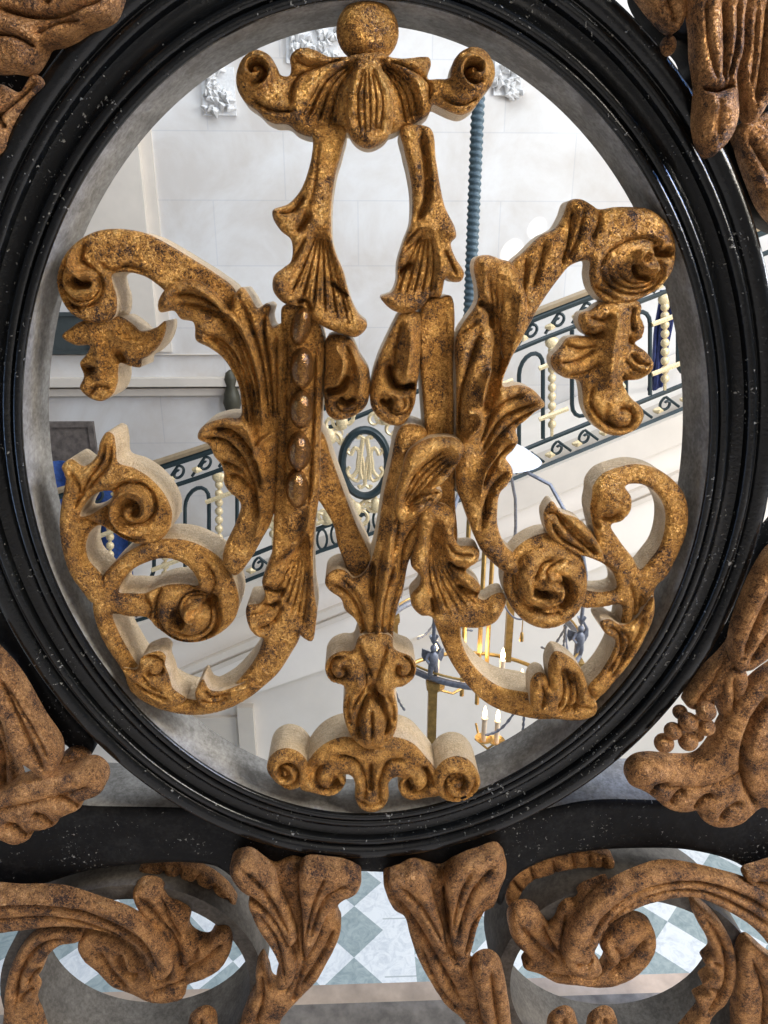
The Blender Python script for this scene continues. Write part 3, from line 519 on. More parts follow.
w('curled_leaf', [(133,892),(142,884),(158,886),(168,900),(180,905),(190,913),(188,930),(196,938),(208,940),(216,930),(228,930),(232,942),(229,955),(220,968),(205,977),(188,984),(184,996),(168,1001),(150,1000),(132,992),(112,984),(98,970),(84,958),(78,944),(88,930),(110,934),(132,946),(146,962),(156,978),(168,978),(173,966),(168,948),(156,930),(142,914)], lb, Y=8, th=9, bulge=8, w=10, lines=[([(140,892),(160,915),(178,940),(182,970)], 2.6, -6), ([(160,892),(172,918),(182,935)], 2.4, -5), ([(226,938),(205,955),(180,975)], 2.6, -6), ([(200,942),(192,958),(178,968)], 2.4, -5), ([(120,950),(128,965),(140,972)], 3.6, -8), ([(150,990),(168,985),(190,975)], 2.6, -6), ([(100,945),(112,965),(130,985)], 2.6, -5)], blobs=[((131,962),9,6),((210,950),14,4)])
w('leaf_fringe', [(137,872),(148,865),(168,863),(188,867),(202,873),(218,883),(231,896),(238,910),(240,924),(233,930),(226,928),(225,912),(216,899),(200,888),(178,880),(155,878),(141,881)], lb, Y=30, th=11, bulge=5, w=6, lines=[([(164,864),(164,878)],2,-5),([(182,867),(178,880)],2,-5),([(200,873),(193,885)],2,-5),([(217,883),(208,893)],2,-5),([(230,897),(219,905)],2,-5),([(237,912),(226,916)],2,-5)])
w('acanthus_bracket', [(230,872),(232,862),(246,857),(262,866),(274,872),(290,866),(306,868),(330,868),(350,872),(361,878),(358,890),(345,897),(338,905),(338,918),(341,925),(338,940),(328,960),(318,978),(302,995),(284,1015),(270,1040),(240,1040),(246,1010),(256,990),(256,970),(262,960),(268,972),(272,985),(286,988),(293,972),(288,955),(276,940),(262,925),(250,910),(249,900),(254,898),(240,888)], rail, Y=0, th=12, bulge=8, w=10, mat=GOLDD, lines=
    [([(244,864),(264,885),(284,915),(296,960)], 2.6, -6), ([(270,874),(286,905),(300,950)], 2.8, -7), ([(300,870),(304,910),(304,960)], 2.8, -8), ([(352,882),(326,900),(312,940)], 2.6, -6), ([(330,872),(318,905),(308,950)], 2.4, -5), ([(254,902),(276,930),(290,965)], 2.4, -6), ([(336,922),(322,950),(300,985)], 2.4, -5), ([(262,970),(264,995),(256,1020)], 2.4, -5), ([(292,1000),(304,960)], 3, -4), ([(286,920),(294,930)],3,-6)], blobs=[((250,870),14,5),((345,885),14,5)])
for o_, l_ in (([(232,868),(246,857),(262,866),(276,882),(288,905),(297,938),(290,944),(276,920),(258,899),(240,886)], [([(244,866),(266,888),(290,930)],2.2,-5)]),
               ([(249,900),(262,904),(278,922),(290,945),(297,966),(288,986),(276,986),(279,965),(270,945),(257,925)], [([(258,908),(278,938),(286,975)],2,-4)]),
               ([(302,868),(330,867),(352,872),(361,880),(352,894),(338,900),(327,915),(316,940),(306,956),(302,915)], [([(350,880),(326,895),(310,935)],2.2,-5),([(326,872),(314,900),(306,935)],2,-4)]),
               ([(388,880),(402,874),(416,869),(429,884),(439,915),(446,950),(434,942),(420,916),(402,899)], [([(400,882),(422,904),(442,940)],2.2,-5)]),
               ([(446,880),(460,865),(480,857),(499,852),(505,862),(500,884),(486,895),(474,915),(462,952),(453,948),(449,910)], [([(494,862),(472,888),(456,935)],2.2,-5),([(472,866),(460,890),(453,925)],2,-4)]),
               ([(474,968),(488,960),(500,966),(507,990),(508,1030),(488,1030),(478,1000)], [([(490,966),(494,995),(498,1024)],2.2,-5)])):
    w('leaf_lobe', o_, rail, Y=-10, th=12, bulge=8, w=9, lines=l_)
# right scroll
w('moulding_strip', [(810,935),(790,908),(768,894),(748,884),(724,877),(694,870),(664,867),(632,877),(609,889),(590,904),(575,920),(566,940),(564,956),(572,972),(590,978),(602,970),(594,955),(600,940),(612,922),(630,910),(654,901),(694,896),(734,914),(756,930),(772,950),(790,990),(810,1000)], rb, Y=-6, th=9, bulge=7, w=9, lines=[([(780,915),(740,893),(694,880),(650,886),(610,908),(584,945)], 2.4, -6), ([(780,930),(738,904),(694,888),(650,894),(618,912),(592,946)], 2.2, -5), ([(574,960),(586,964),(594,956)], 2.6, -5)])
w('moulding_strip', [(694,902),(712,914),(728,934),(736,960),(735,980),(726,1002),(712,1016),(700,1050),(670,1050),(690,1024),(700,1010),(696,1000),(708,992),(702,982),(712,972),(704,962),(712,952),(706,936),(696,918)], rb, Y=2, th=10, bulge=6, w=8, lines=[([(704,914),(722,945),(724,980),(704,1015)], 2.6, -6), ([(712,960),(722,966)], 2.2, -5), ([(708,986),(718,990)], 2.2, -5)])
w('curled_leaf', [(509,918),(514,910),(529,907),(540,914),(549,924),(556,918),(560,908),(566,902),(576,900),(582,892),(594,886),(609,882),(600,900),(580,918),(568,940),(568,962),(585,978),(600,970),(606,958),(600,945),(606,935),(630,918),(650,924),(656,940),(652,956),(636,974),(618,983),(600,986),(580,984),(556,981),(538,972),(523,966),(528,955),(518,946),(510,932)], rb, Y=8, th=9, bulge=8, w=10, lines=[([(518,918),(536,940),(560,962)], 2.6, -6), ([(540,920),(552,942),(566,962)], 2.4, -6), ([(566,908),(562,935),(560,955)], 2.4, -5), ([(646,934),(628,955),(604,975)], 2.6, -6), ([(540,968),(560,972),(590,978)], 2.4, -5), ([(612,940),(620,955),(612,970)], 3, -5)], blobs=[((520,922),10,4),((610,950),10,5)])
w('leaf_fringe', [(506,890),(510,878),(516,871),(545,860),(574,851),(598,853),(614,860),(613,867),(596,867),(574,868),(550,874),(530,882),(520,895),(514,908),(507,904)], rb, Y=30, th=11, bulge=5, w=6, lines=[([(530,865),(534,879)],2,-5),([(552,857),(556,872)],2,-5),([(572,852),(574,867)],2,-5),([(590,853),(590,867)],2,-5),([(604,856),(602,867)],2,-5),([(512,878),(522,892)],2,-5)])
w('acanthus_bracket', [(384,880),(396,876),(414,868),(430,872),(442,874),(456,866),(478,858),(497,853),(505,858),(506,872),(500,888),(494,905),(484,912),(478,925),(474,940),(470,960),(474,968),(488,960),(500,966),(505,985),(508,1010),(512,1040),(476,1040),(462,1018),(444,1002),(430,980),(418,958),(410,935),(404,915),(394,908),(388,898)], rail, Y=0, th=12, bulge=8, w=10, mat=GOLDD, lines=
    [([(392,886),(416,920),(440,960),(462,1000)], 2.6, -6), ([(416,874),(436,910),(452,960)], 2.6, -6), ([(443,878),(446,915),(456,960)], 3, -9), ([(500,860),(474,890),(458,940)], 2.6, -6), ([(480,862),(462,890),(452,930)], 2.4, -5), ([(496,900),(474,920),(464,955)], 2.4, -5), ([(494,970),(492,1000),(494,1030)], 2.6, -6), ([(480,970),(480,1000),(484,1030)], 2.4, -5), ([(420,940),(440,985),(468,1015)], 2.2, -4)], blobs=[((396,890),12,5),((494,866),12,5)])
w('acanthus_leaf', [(745,875),(760,868),(800,862),(800,905),(778,900),(762,892),(750,886)], rail, Y=-2, th=8, bulge=6, w=8, mat=GOLDD, lines=[([(752,880),(790,886)],2.4,-5)])
w('acanthus_leaf', [(740,950),(748,940),(768,955),(800,980),(800,1060),(742,1060),(734,1020),(738,985)], rail, Y=0, th=9, bulge=8, w=10, mat=GOLDD, lines=[([(750,955),(762,990),(760,1030)],3,-6)])
for x0 in (190, 552, 592):
    w('leaf_tip', [(x0,1050),(x0-2,1024),(x0+6,1016),(x0+16,1013),(x0+24,1018),(x0+26,1030),(x0+24,1050)], lb if x0 < 384 else rb, Y=-2, th=8, bulge=6, w=8, lines=[([(x0+12,1015),(x0+12,1045)],2.4,-4)])
# ================================================================== SETTING
# stone curb under the railing
zc = at(384, 983, .14).z
MB().box((-1.6,-.10,zc-.25),(1.6,.14,zc)).build('trim_1', CURB, None, 'tan stone curb edge under the railing', smooth=False)['kind'] = 'structure'
MB().box((-1.6,-.06,zc),(1.6,.113,zc+.004)).build('trim_2', CURBD, None, 'worn grey stone top of the curb', smooth=False)['kind'] = 'structure'
MB().box((-3,-3.2,zc-.35),(3,-.10,zc-.10)).build('floor_landing', STONE, None, smooth=False)['kind'] = 'structure'
WY = 7.2; LY = 5.6
zf = at(384, 812, LY).z                       # ground floor
def floor_mat():
    m, nt, b = nodemat('marble_tiles'); v = pos(nt)
    x0 = at(383, 930, LY); 
    d = RM @ np.array(((383-384)/F, -(930-512)/F, -1.0)); t = (zf-CAM.z)/d[2]; xs = d[0]*t; ys = CAM.y+d[1]*t
    mp = nt.nodes.new('ShaderNodeMapping'); nt.links.new(v, mp.inputs['Vector'])
    sd = .255*2**.5
    mp.vector_type = 'POINT'; mp.inputs['Rotation'].default_value = (0,0,PI/4)
    mp.inputs['Location'].default_value = (-(xs*math.cos(PI/4)-(ys)*math.sin(PI/4)), -(xs*math.sin(PI/4)+ys*math.cos(PI/4)), .01)
    ch = nt.nodes.new('ShaderNodeTexChecker'); ch.inputs['Scale'].default_value = 1/sd
    nt.links.new(mp.outputs[0], ch.inputs['Vector'])
    marb = noise_tex(nt, 9, 8, .7, 1.4, v)
    wht = ramp(nt, marb, [(.35, (.55,.60,.66)), (.55, (.74,.78,.82))]); gry = ramp(nt, marb, [(.35, (.22,.29,.31)), (.6, (.36,.43,.45))])
    col = mixc(nt, ch.outputs['Fac'], gry, wht)
    sx = nt.nodes.new('ShaderNodeSeparateXYZ'); nt.links.new(v, sx.inputs[0])
    inb = math_n(nt, 'MULTIPLY', math_n(nt, 'GREATER_THAN', sx.outputs[0], xs), math_n(nt, 'LESS_THAN', sx.outputs[0], xs+.262))
    br = nt.nodes.new('ShaderNodeTexBrick'); cb = nt.nodes.new('ShaderNodeCombineXYZ'); nt.links.new(math_n(nt,'ADD',sx.outputs[1],.12), cb.inputs[0]); nt.links.new(sx.outputs[0], cb.inputs[1])
    nt.links.new(cb.outputs[0], br.inputs['Vector']); br.inputs['Scale'].default_value = 1; br.inputs['Brick Width'].default_value = .55; br.inputs['Row Height'].default_value = 3; br.inputs['Mortar Size'].default_value = .006; br.offset = 0
    nt.links.new(wht, br.inputs['Color1']); nt.links.new(wht, br.inputs['Color2']); br.inputs['Mortar'].default_value = (.4,.45,.48,1)
    nt.links.new(mixc(nt, inb, col, br.outputs['Color']), b.inputs['Base Color'])
    b.inputs['Roughness'].default_value = .25; return m
MB().box((-9,.3,zf-.1),(9,12,zf)).build('floor', floor_mat(), None, smooth=False)['kind'] = 'structure'
MB().box((-9,WY,zf),(9,WY+.2,CAM.z+6)).build('wall_back', WALL, None, smooth=False)['kind'] = 'structure'
# stair flight across the hall
BOT = [(-40,668),(60,641),(132,626),(190,607),(250,583),(317,556),(373,537),(440,512),(513,483),(590,451),(682,413),(800,362)]
TOP = [(-40,520),(60,492),(152,466),(208,448),(270,425),(365,387),(450,350),(540,312),(592,292),(700,252),(800,214)]
SOF = [(-40,798),(60,760),(150,728),(262,691),(320,671),(450,625),(590,571),(640,550),(720,515),(800,480)]
MOU = [(-40,748),(60,722),(180,675),(257,642),(332,613),(450,567),(560,524),(632,497),(700,468),(800,428)]
RY = 5.3
def iy(L, x): return float(np.interp(x, [p[0] for p in L], [p[1] for p in L]))
xs_ = list(range(-40, 801, 20))
def strip(top, bot, Y0, dy, name, mat, dtop=0, dbot=0, parent=None):
    V = []; Fc = []
    for x in xs_:
        for yy in (iy(top,x)+dtop, iy(bot,x)+dbot):
            q = at(x, yy, Y0); V += [(q.x, Y0, q.z), (q.x, Y0+dy, q.z)]
    for i in range(len(xs_)-1):
        a, b = 4*i, 4*i+4
        Fc += [(a,b,b+2,a+2),(a+1,a+3,b+3,b+1),(a,a+1,b+1,b),(a+2,b+2,b+3,a+3)]
    n = 4*(len(xs_)-1); Fc += [(0,2,3,1),(n,n+1,n+3,n+2)]
    return link(name, fix_normals(mesh_of(V, Fc, False)), mat, parent)
st = strip(BOT, SOF, RY+.02, WY-RY-.05, 'trim_3', PLASTER, 2, 0); tag(st, 'sloping plastered stair flight across the hall', kind='structure')
strip(BOT, BOT, RY-.10, .5, 'stair_curb', STONE, 1, 30, st)
strip(MOU, MOU, RY-.05, .3, 'stair_moulding', STONE, -4, 3, st)
strip(MOU, MOU, RY-.02, .3, 'stair_moulding', STONE, 6, 11, st)
# wall below the flight
LW = MB()
pl = [at(x, iy(SOF,x)-6, LY) for x in xs_]
LW.prism([Vector((p.x, LY, p.z)) for p in pl]+[Vector((pl[-1].x, LY, zf)), Vector((pl[0].x, LY, zf))], (0,.3,0)).build('wall_lower', PLASTER, None, smooth=False)['kind'] = 'structure'
a, b = at(236,700,LY-.08), at(252,700,LY-.08)
MB().box((a.x,LY-.08,zf),(b.x,LY,at(240,705,LY).z+.02)).build('trim_4', STONE, None, smooth=False)['kind'] = 'structure'
a, b = at(150,700,LY-.05), at(236,700,LY-.05)
MB().box((a.x,LY-.04,zf),(b.x,LY,at(200,716,LY).z)).build('trim_5', STONE, None, smooth=False)['kind'] = 'structure'
# ledge and pilaster on the back wall
def ledge(x0, x1, y0, y1, dep, name):
    p, q = at(x0, y1, WY-dep), at(x1, y0, WY-dep)
    o = MB().box((p.x, WY-dep, p.z), (q.x, WY+.01, q.z)).build(name, STONE, None, smooth=False); o['kind'] = 'structure'; return o
ledge(-60, 300, 378, 388, .14, 'trim_6'); ledge(-60, 300, 388, 397, .07, 'trim_7'); ledge(-60, 300, 354, 356, .03, 'trim_8')
ledge(92, 103, -200, 352, .1, 'trim_9'); ledge(117, 119, -200, 352, .03, 'trim_10')
# ================================================================== FAR BALUSTRADE
fb0 = at(373, 537, RY)
far = empty('stair_balustrade', fb0, 'dark green iron stair balustrade with gilded drops climbing the flight across the hall', 'balustrade')
def railtube(L, off, r, name, mat, x0=-40, x1=800, yoff=0, n=6, label=None):
    return MB().tube([at(x, iy(L,x)+off, RY+yoff) for x in range(x0, x1+1, 20)], r, n).build(name, mat, far, label)
Hh = .0
def fr(x, t): return iy(TOP,x)*(1-t)+iy(BOT,x)*t
PXF = (RY+.5)/F*1.05
def poly_rail(t, r, name, mat, x0=-40, x1=800, label=None):
    return MB().tube([at(x, fr(x,t), RY) for x in range(x0, x1+1, 20)], r, 6).build(name, mat, far, label)
poly_rail(-.012, .030, 'handrail', WOODRAIL, label='brown wooden handrail'); poly_rail(.03, .028, 'top_rail', FARIRON)
poly_rail(.175, .022, 'middle_rail', FARIRON); poly_rail(.82, .022, 'lower_rail', FARIRON); poly_rail(.985, .034, 'bottom_rail', FARIRON)
def fpt(x, t): return at(x, fr(x,t), RY)
def arch(xc, up):
    hw = 12; pts = []
    if up:
        pts = [fpt(xc-hw, .80), fpt(xc-hw, .36)]+[fpt(xc-hw*math.cos(a), .34-.10*math.sin(a)) for a in np.linspace(0,PI,9)]+[fpt(xc+hw,.36), fpt(xc+hw,.80)]
    else:
        pts = [fpt(xc-hw, .19), fpt(xc-hw, .64)]+[fpt(xc-hw*math.cos(a), .66+.10*math.sin(a)) for a in np.linspace(0,PI,9)]+[fpt(xc+hw,.64), fpt(xc+hw,.19)]
    MB().tube(pts, .018, 6).build('baluster_arch', FARIRON, far)
def drop(xc):
    m = MB()
    for i in range(9):
        t = .27+.058*i; p = fpt(xc-3+i*.0, t); m.ball(p, .036, .03, .038, 6)
    p = fpt(xc-3, .22); m.ball(p, .06, .03, .05, 6)
    for tt in (.36, .68):
        m.tube([at(xc-16, fr(xc,tt)+5, RY-.03), at(xc+13, fr(xc,tt)-6, RY-.03)], .022, 6)
    m.tube([fpt(xc-3,.19), fpt(xc-3,.81)], .014, 5)
    m.build('gilded_drop', FARGOLD, far, 'gilded beaded drop')
def cscroll(xc, t0, flip):
    pts = []
    for x, y in spiral(0,0,7,2,-90,1.1,flip): pts.append(at(xc+x, fr(xc+x, t0)+y, RY))
    pts = [at(xc-flip*13, fr(xc-flip*13, t0)+8, RY)] + pts
    MB().tube(pts, .013, 5).build('rail_scroll', FARIRON, far)
    p = at(xc+14, fr(xc+14, t0)+1, RY); q = at(xc+24, fr(xc+24,t0)+5, RY)
    MB().tube([p, p.lerp(q,.5), q], [.012,.035,.012], 6).build('gilded_bud', FARGOLD, far, 'small gilded bud')
for xc in (60,113,168,222,276,446,500,555,612,668): drop(xc)
for xc, up in ((88,1),(142,0),(197,1),(249,0),(474,0),(531,1),(584,0),(638,1),(690,0)): arch(xc, up)
for xc in list(range(70, 296, 27))+list(range(450, 700, 27)):
    cscroll(xc, .10, 1); cscroll(xc, .90, -1)
# oval medallion of the far balustrade with small monogram and foliage
oc = (365, 463)
MB().tube([at(oc[0]+23*math.cos(a), oc[1]+33*math.sin(a)-4*math.cos(a)*0, RY-.02) for a in np.linspace(0,2*PI,40,endpoint=False)], .036, 8, True).build('oval_medallion', FARIRON, far, 'dark iron oval ring with a small gilded monogram')
med = [o for o in far.children if o.name.startswith('oval_medallion')][0]
mm = MB()
def fcurve(pts, r): mm.tube([at(x, y, RY-.03) for x, y in crom(pts, False, 2)], r, 6)
for sg in (1,-1):
    f = lambda x, y: (oc[0]+sg*x, oc[1]+y)
    fcurve([f(2,-24),f(4,-10),f(5,8),f(3,16)], .020); fcurve([f(14,-8),f(10,-15),f(6,-12),f(7,0),f(8,8),f(14,14),f(18,8),f(15,4)], .018); fcurve([f(14,-8),f(18,-12),f(16,-15)], .015)
    fcurve([f(3,8),f(8,18),f(14,15)], .015); fcurve([f(0,-24),f(6,-27),f(7,-24)], .016); fcurve([f(0,22),f(5,25),f(6,22)], .016); fcurve([f(3,-6),f(1,6),f(0,22)], .016)
mm.build('small_monogram', FARGOLD, med, 'small gilded monogram')
def flourish(x, y, sx, sy, k=1.0):
    m = MB()
    for j in range(3):
        m.tube([at(px, py, RY-.01) for px, py in spiral(x+sx*j*7, y+sy*j*5, 9*k, 2, 40*j, 1.1, sx if j % 2 else -sx)], [.022-.0005*i for i in range(len(spiral(0,0,9,2,0,1.1)))], 5)
    m.ball(at(x+sx*10, y+sy*3, RY-.02), .05, .03, .07, 6)
    m.build('gilded_foliage', FARGOLD, far, 'gilded foliage scroll beside the small oval')
for x, y, sx, sy in ((340,434,-1,1),(392,430,1,1),(332,425,1,-1),(375,420,1,-1),(408,440,1,1),(346,506,1,1),(392,494,1,-1),(318,520,1,-1),(400,512,-1,1),(322,455,-1,1),(316,480,-1,1),(404,470,1,1),(366,508,1,-1)): flourish(x, y, sx, sy)
MB().tube([at(x, fr(x,.82)-6, RY-.02) for x in range(296, 432, 15)], .018, 6).build('gilded_rail', FARGOLD, far, 'thin gilded rail')
for xc in range(308, 425, 14):
    MB().tube([at(xc+5*math.cos(a), fr(xc,.90)+10*math.sin(a), RY) for a in np.linspace(0,2*PI,16,endpoint=False)], .012, 5, True).build('ring_link', FARIRON, far)
# ================================================================== LANTERN AND ROPE
LYc = 2.7
p0 = at(478.5, 90, LYc); p1 = at(470, 300, LYc); LX = at(482,600,LYc).x; RSL = (p0.x-p1.x)/(p0.z-p1.z); ptop = at(478,-60,LYc).z; pdish = at(470,452,LYc).z
def rope():
    m = MB(); n = 14; R0 = .026; V = []; Fc = []; k = 1500; L = ptop-pdish
    for i in range(k+1):
        z = pdish+.075+L*i/k
        for j in range(n):
            a = 2*PI*j/n; r = R0*(1+.11*math.sin(a+2*PI*z/.026))
            V.append((p1.x+r*math.cos(a)+(z-p1.z)*RSL, LYc+r*math.sin(a), z))
    for i in range(k):
        for j in range(n): Fc.append((i*n+j, i*n+(j+1)%n, (i+1)*n+(j+1)%n, (i+1)*n+j))
    return m.add(V, Fc).build('rope', ROPE, None, None, 80)
tag(rope(), 'thick dark teal twisted rope hanging down against the white wall', 'rope')
lc = at(478, 634, LYc); LR = .50
lan = empty('lantern', (LX, LYc, lc.z), 'large metal candle lantern with little winged figures on its ring, hanging from the rope', 'lantern')
cx, cy, cz = LX, LYc, lc.z
MB().tube([(cx+LR*math.cos(a), cy+LR*math.sin(a), cz) for a in np.linspace(0,2*PI,64,endpoint=False)], .016, 8, True).build('ring', SILVER, lan, 'grey metal ring')
MB().tube([(cx+LR*math.cos(a), cy+LR*math.sin(a), cz+.03) for a in np.linspace(0,2*PI,64,endpoint=False)], .006, 6, True).build('ring', BRASS, lan)
dz = pdish-cz
MB().lathe([(.02,.06),(.05,.05),(.12,.04),(.18,.01),(.235,-.03),(.245,-.04),(.225,-.035),(.18,-.005),(.1,.02),(.02,.03)], (cx,cy,cz+dz-.0), 40).build('smoke_bell', ENAMEL, lan, 'white enamel smoke bell')
MB().tube([(cx,cy,cz+dz-.03),(cx,cy,cz-.42)], .012, 8).build('centre_rod', BRASS, lan)
angs = [math.radians(d) for d in (-125, -30, 60, 150)]
def putto(a):
    m = MB(); x, y = cx+LR*math.cos(a), cy+LR*math.sin(a); z = cz+.012
    sk = [((0,0,.03),.020),((0,.0,.07),.024),((0,0,.105),.026),((0,0,.135),.018)]
    m.tube([(x-.012,y,z),(x-.014,y-.012,z+.03),(x-.006,y,z+.065)], [.010,.012,.016], 8)
    m.tube([(x+.014,y+.01,z),(x+.014,y,z+.03),(x+.006,y,z+.065)], [.010,.012,.016], 8)
    m.tube([(x,y,z+.06),(x,y-.004,z+.085),(x,y,z+.115),(x,y,z+.13)], [.020,.024,.022,.010], 10)
    m.ball((x,y-.004,z+.146), .016,.016,.018, 8)
    m.tube([(x-.018,y,z+.118),(x-.034,y-.01,z+.095),(x-.022,y-.026,z+.08)], [.009,.008,.006], 7)
    m.tube([(x+.018,y,z+.118),(x+.03,y,z+.145),(x+.012,y,z+.178)], [.009,.008,.006], 7)
    m.lathe([(.004,.165),(.012,.178),(.020,.20),(.022,.205),(.012,.195)], (x,y,z), 12)
    f = m.build('figurine', SILVER, lan, 'grey winged putto figurine')
    wv = MB()
    for sgn in (1,-1):
        wv.prism([(x+sgn*.012,y+.018,z+.115),(x+sgn*.05,y+.03,z+.125),(x+sgn*.052,y+.03,z+.09),(x+sgn*.04,y+.028,z+.06),(x+sgn*.02,y+.02,z+.08)], (0,.006,0))
    wv.build('wings', SILVER, f)
for a in angs:
    x, y = cx+LR*math.cos(a), cy+LR*math.sin(a); putto(a)
    MB().tube([(cx+.12*math.cos(a),cy+.12*math.sin(a),cz+dz-.05),(cx+.30*math.cos(a),cy+.30*math.sin(a),cz+dz-.12),(cx+.46*math.cos(a),cy+.46*math.sin(a),cz+dz-.36),(cx+.50*math.cos(a),cy+.50*math.sin(a),cz+dz*.45),(x,y,cz+.19)], .009, 8).build('arm', SILVER, lan)
    m = MB(); m.box((x-.03,y-.03,cz-.045),(x+.03,y+.03,cz-.018)); m.box((x-.024,y-.024,cz-.06),(x+.024,y+.024,cz-.045)); m.box((x-.02,y-.02,cz-.42),(x+.02,y+.02,cz-.06)); m.build('corner_post', BRASS, lan, 'square brass corner post', smooth=False)
for k, a in enumerate([math.radians(d) for d in (-75, 15, 105, 195)]):
    x, y = cx+LR*math.cos(a), cy+LR*math.sin(a); m = MB()
    m.ball((x,y,cz-.035), .012,.012,.014, 8)
    for e in (-.30, 0, .30):
        b = a+e*1.2; q = Vector((cx+LR*math.cos(b), cy+LR*math.sin(b), cz-.25)); p = Vector((x,y,cz-.04))
        ch = [p.lerp(q,t)-Vector((0,0,.06*math.sin(PI*t)*(1 if e else 0))) for t in np.linspace(0,1,16)]
        m.tube(ch, [.0045 if i % 2 else .008 for i in range(16)], 5)
    m.build('swag_chain', SILVER, lan, 'hanging bead chains')
MB().tube([(cx+LR*math.cos(a), cy+LR*math.sin(a), cz-.40) for a in np.linspace(0,2*PI,48,endpoint=False)], .012, 8, True).build('lower_ring', BRASS, lan)
# candle lights inside the lantern
def candle(px, py, Y, hh):
    p = at(px, py, Y); m = MB()
    m.tube([(p.x,p.y,p.z-hh),(p.x,p.y,p.z-.035)], .013, 12).lathe([(.016,-.04),(.016,-.03),(.005,-.028)], (p.x,p.y,p.z), 12)
    c = m.build('candle', CANDLE, lan, 'cream candle sleeve with a lit bulb')
    MB().lathe([(.001,.042),(.006,.028),(.010,.010),(.012,-.005),(.009,-.02),(.006,-.03)], (p.x,p.y,p.z), 12).build('flame_bulb', FLAME, c)
    MB().lathe([(.004,-.01),(.03,0),(.045,.012),(.046,.018),(.03,.008),(.004,.0)], (p.x,p.y,p.z-hh), 16).build('drip_pan', BRASS, c)
    MB().tube([(p.x,p.y,p.z-hh),(p.x+(cx-p.x)*.4,p.y+(cy-p.y)*.4,p.z-hh-.05),(cx,cy,p.z-hh-.0)], .007, 6).build('branch', BRASS, c)
for q in ((437,648,2.62,.24),(503,655,2.60,.16),(522,676,2.66,.14),(485,713,2.55,.17),(498,716,2.66,.17)): candle(*q)
for px_, py_ in ((488,640),(464,640)):
    p = at(px_, 640, 2.75); MB().tube([(p.x,p.y,cz-.40),(p.x,p.y,cz+dz-.05)], .012, 8).build('hanging_rod', BRASS, lan)
p = at(522, 632, 2.6); m = MB(); m.tube([(p.x,p.y,cz+.30),(p.x,p.y,p.z)], .003, 5); m.lathe([(.002,.0),(.008,-.005),(.012,-.05),(.002,-.052)], (p.x,p.y,p.z), 8); m.build('tassel', BRASS, lan)
for sgn, ex in ((-1,-.20),(1,.20)):
    q0 = Vector((cx+.05,cy-.05,cz+.30)); q1 = Vector((cx+.05+ex,cy-.15,cz+.22))
    MB().tube([q0.lerp(q1,t)-Vector((0,0,.12*math.sin(PI*t))) for t in np.linspace(0,1,14)], .005, 5).build('swag_wire', SILVER, lan)
# ================================================================== OTHER THINGS ACROSS THE HALL
sp = at(414, 630, LY-.12); bk = empty('wall_lamp', (sp.x, LY, sp.z), 'small lit glass wall lamp glowing under the stair flight', 'lamp')
MB().lathe([(.015,.10),(.06,.085),(.11,.04),(.13,0),(.125,-.005),(.1,.0)], (sp.x,sp.y,sp.z), 24).build('shade', SHADE, bk, 'glowing cream shade')
MB().tube([(sp.x,sp.y,sp.z+.09),(sp.x,sp.y,sp.z+.20),(sp.x,LY-.06,sp.z+.24),(sp.x,LY+.0,sp.z+.24)], .014, 8).ball((sp.x,sp.y,sp.z+.19), .05,.05,.06, 8).build('bracket', SILVER, bk)
# carved plaster on the wall near the top
def carving(pts, name, label, seed):
    x0, y0, sx, sy = pts; rnd = random.Random(seed); m = MB()
    for i in range(34):
        u, v_ = rnd.uniform(-1,1), rnd.uniform(-1,1); q = at(x0+u*sx, y0+v_*sy, WY)
        a = rnd.uniform(0,6.28); l = rnd.uniform(.05,.11)
        m.tube([(q.x,WY-.03,q.z),(q.x+l*.6*math.cos(a),WY-.07,q.z+l*.6*math.sin(a)),(q.x+l*math.cos(a+.8),WY-.03,q.z+l*math.sin(a+.8))], [.012,.035,.010], 6)
    q0, q1 = at(x0-sx-3, y0+sy+4, WY), at(x0+sx+3, y0-sy-4, WY)
    m.box((q0.x,WY-.03,q0.z),(q1.x,WY+.01,q1.z))
    tag(m.build(name, WALLC, None), label, 'carving')
WALLC = plain('carved_plaster', (.70,.69,.68), .8, 0, 40, .12)
carving((219,92,12,20), 'wall_carving', 'carved white plaster ornament on the wall left of the gilt crest', 1)
carving((312,44,22,16), 'wall_carving', 'carved white plaster ornament on the wall beside the gilt ball', 2)
carving((508,78,12,14), 'wall_carving', 'carved white plaster ornament on the wall right of the rope', 3)
def panel(x0, y0, x1, y1, Y, name, label, cat, frame, inner, fw=.05):
    p, q = at(x0,y1,Y), at(x1,y0,Y); e = empty(name, ((p.x+q.x)/2, Y, p.z), label, cat)
    m = MB()
    for a_, b_ in (((p.x,p.z),(q.x,p.z+fw)),((p.x,q.z-fw),(q.x,q.z)),((p.x,p.z+fw),(p.x+fw,q.z-fw)),((q.x-fw,p.z+fw),(q.x,q.z-fw))):
        m.box((a_[0],Y-.05,a_[1]),(b_[0],Y,b_[1]))
    m.build('frame', frame, e, smooth=False)
    MB().box((p.x+fw,Y-.03,p.z+fw),(q.x-fw,Y-.005,q.z-fw)).build('picture_panel', inner, e, smooth=False)
panel(8, 421, 94, 520, WY, 'framed_picture', 'dark brown framed picture low on the wall at the left edge of the oval', 'picture', NICHE, NICHE, .06)
panel(8, 312, 92, 354, WY-.02, 'shelf_cabinet', 'dark green glazed cabinet on the ledge at the left edge of the oval', 'cabinet', DARKWOOD, DARKWOOD, .04)
q = at(232, 398, WY-.12); m = MB()
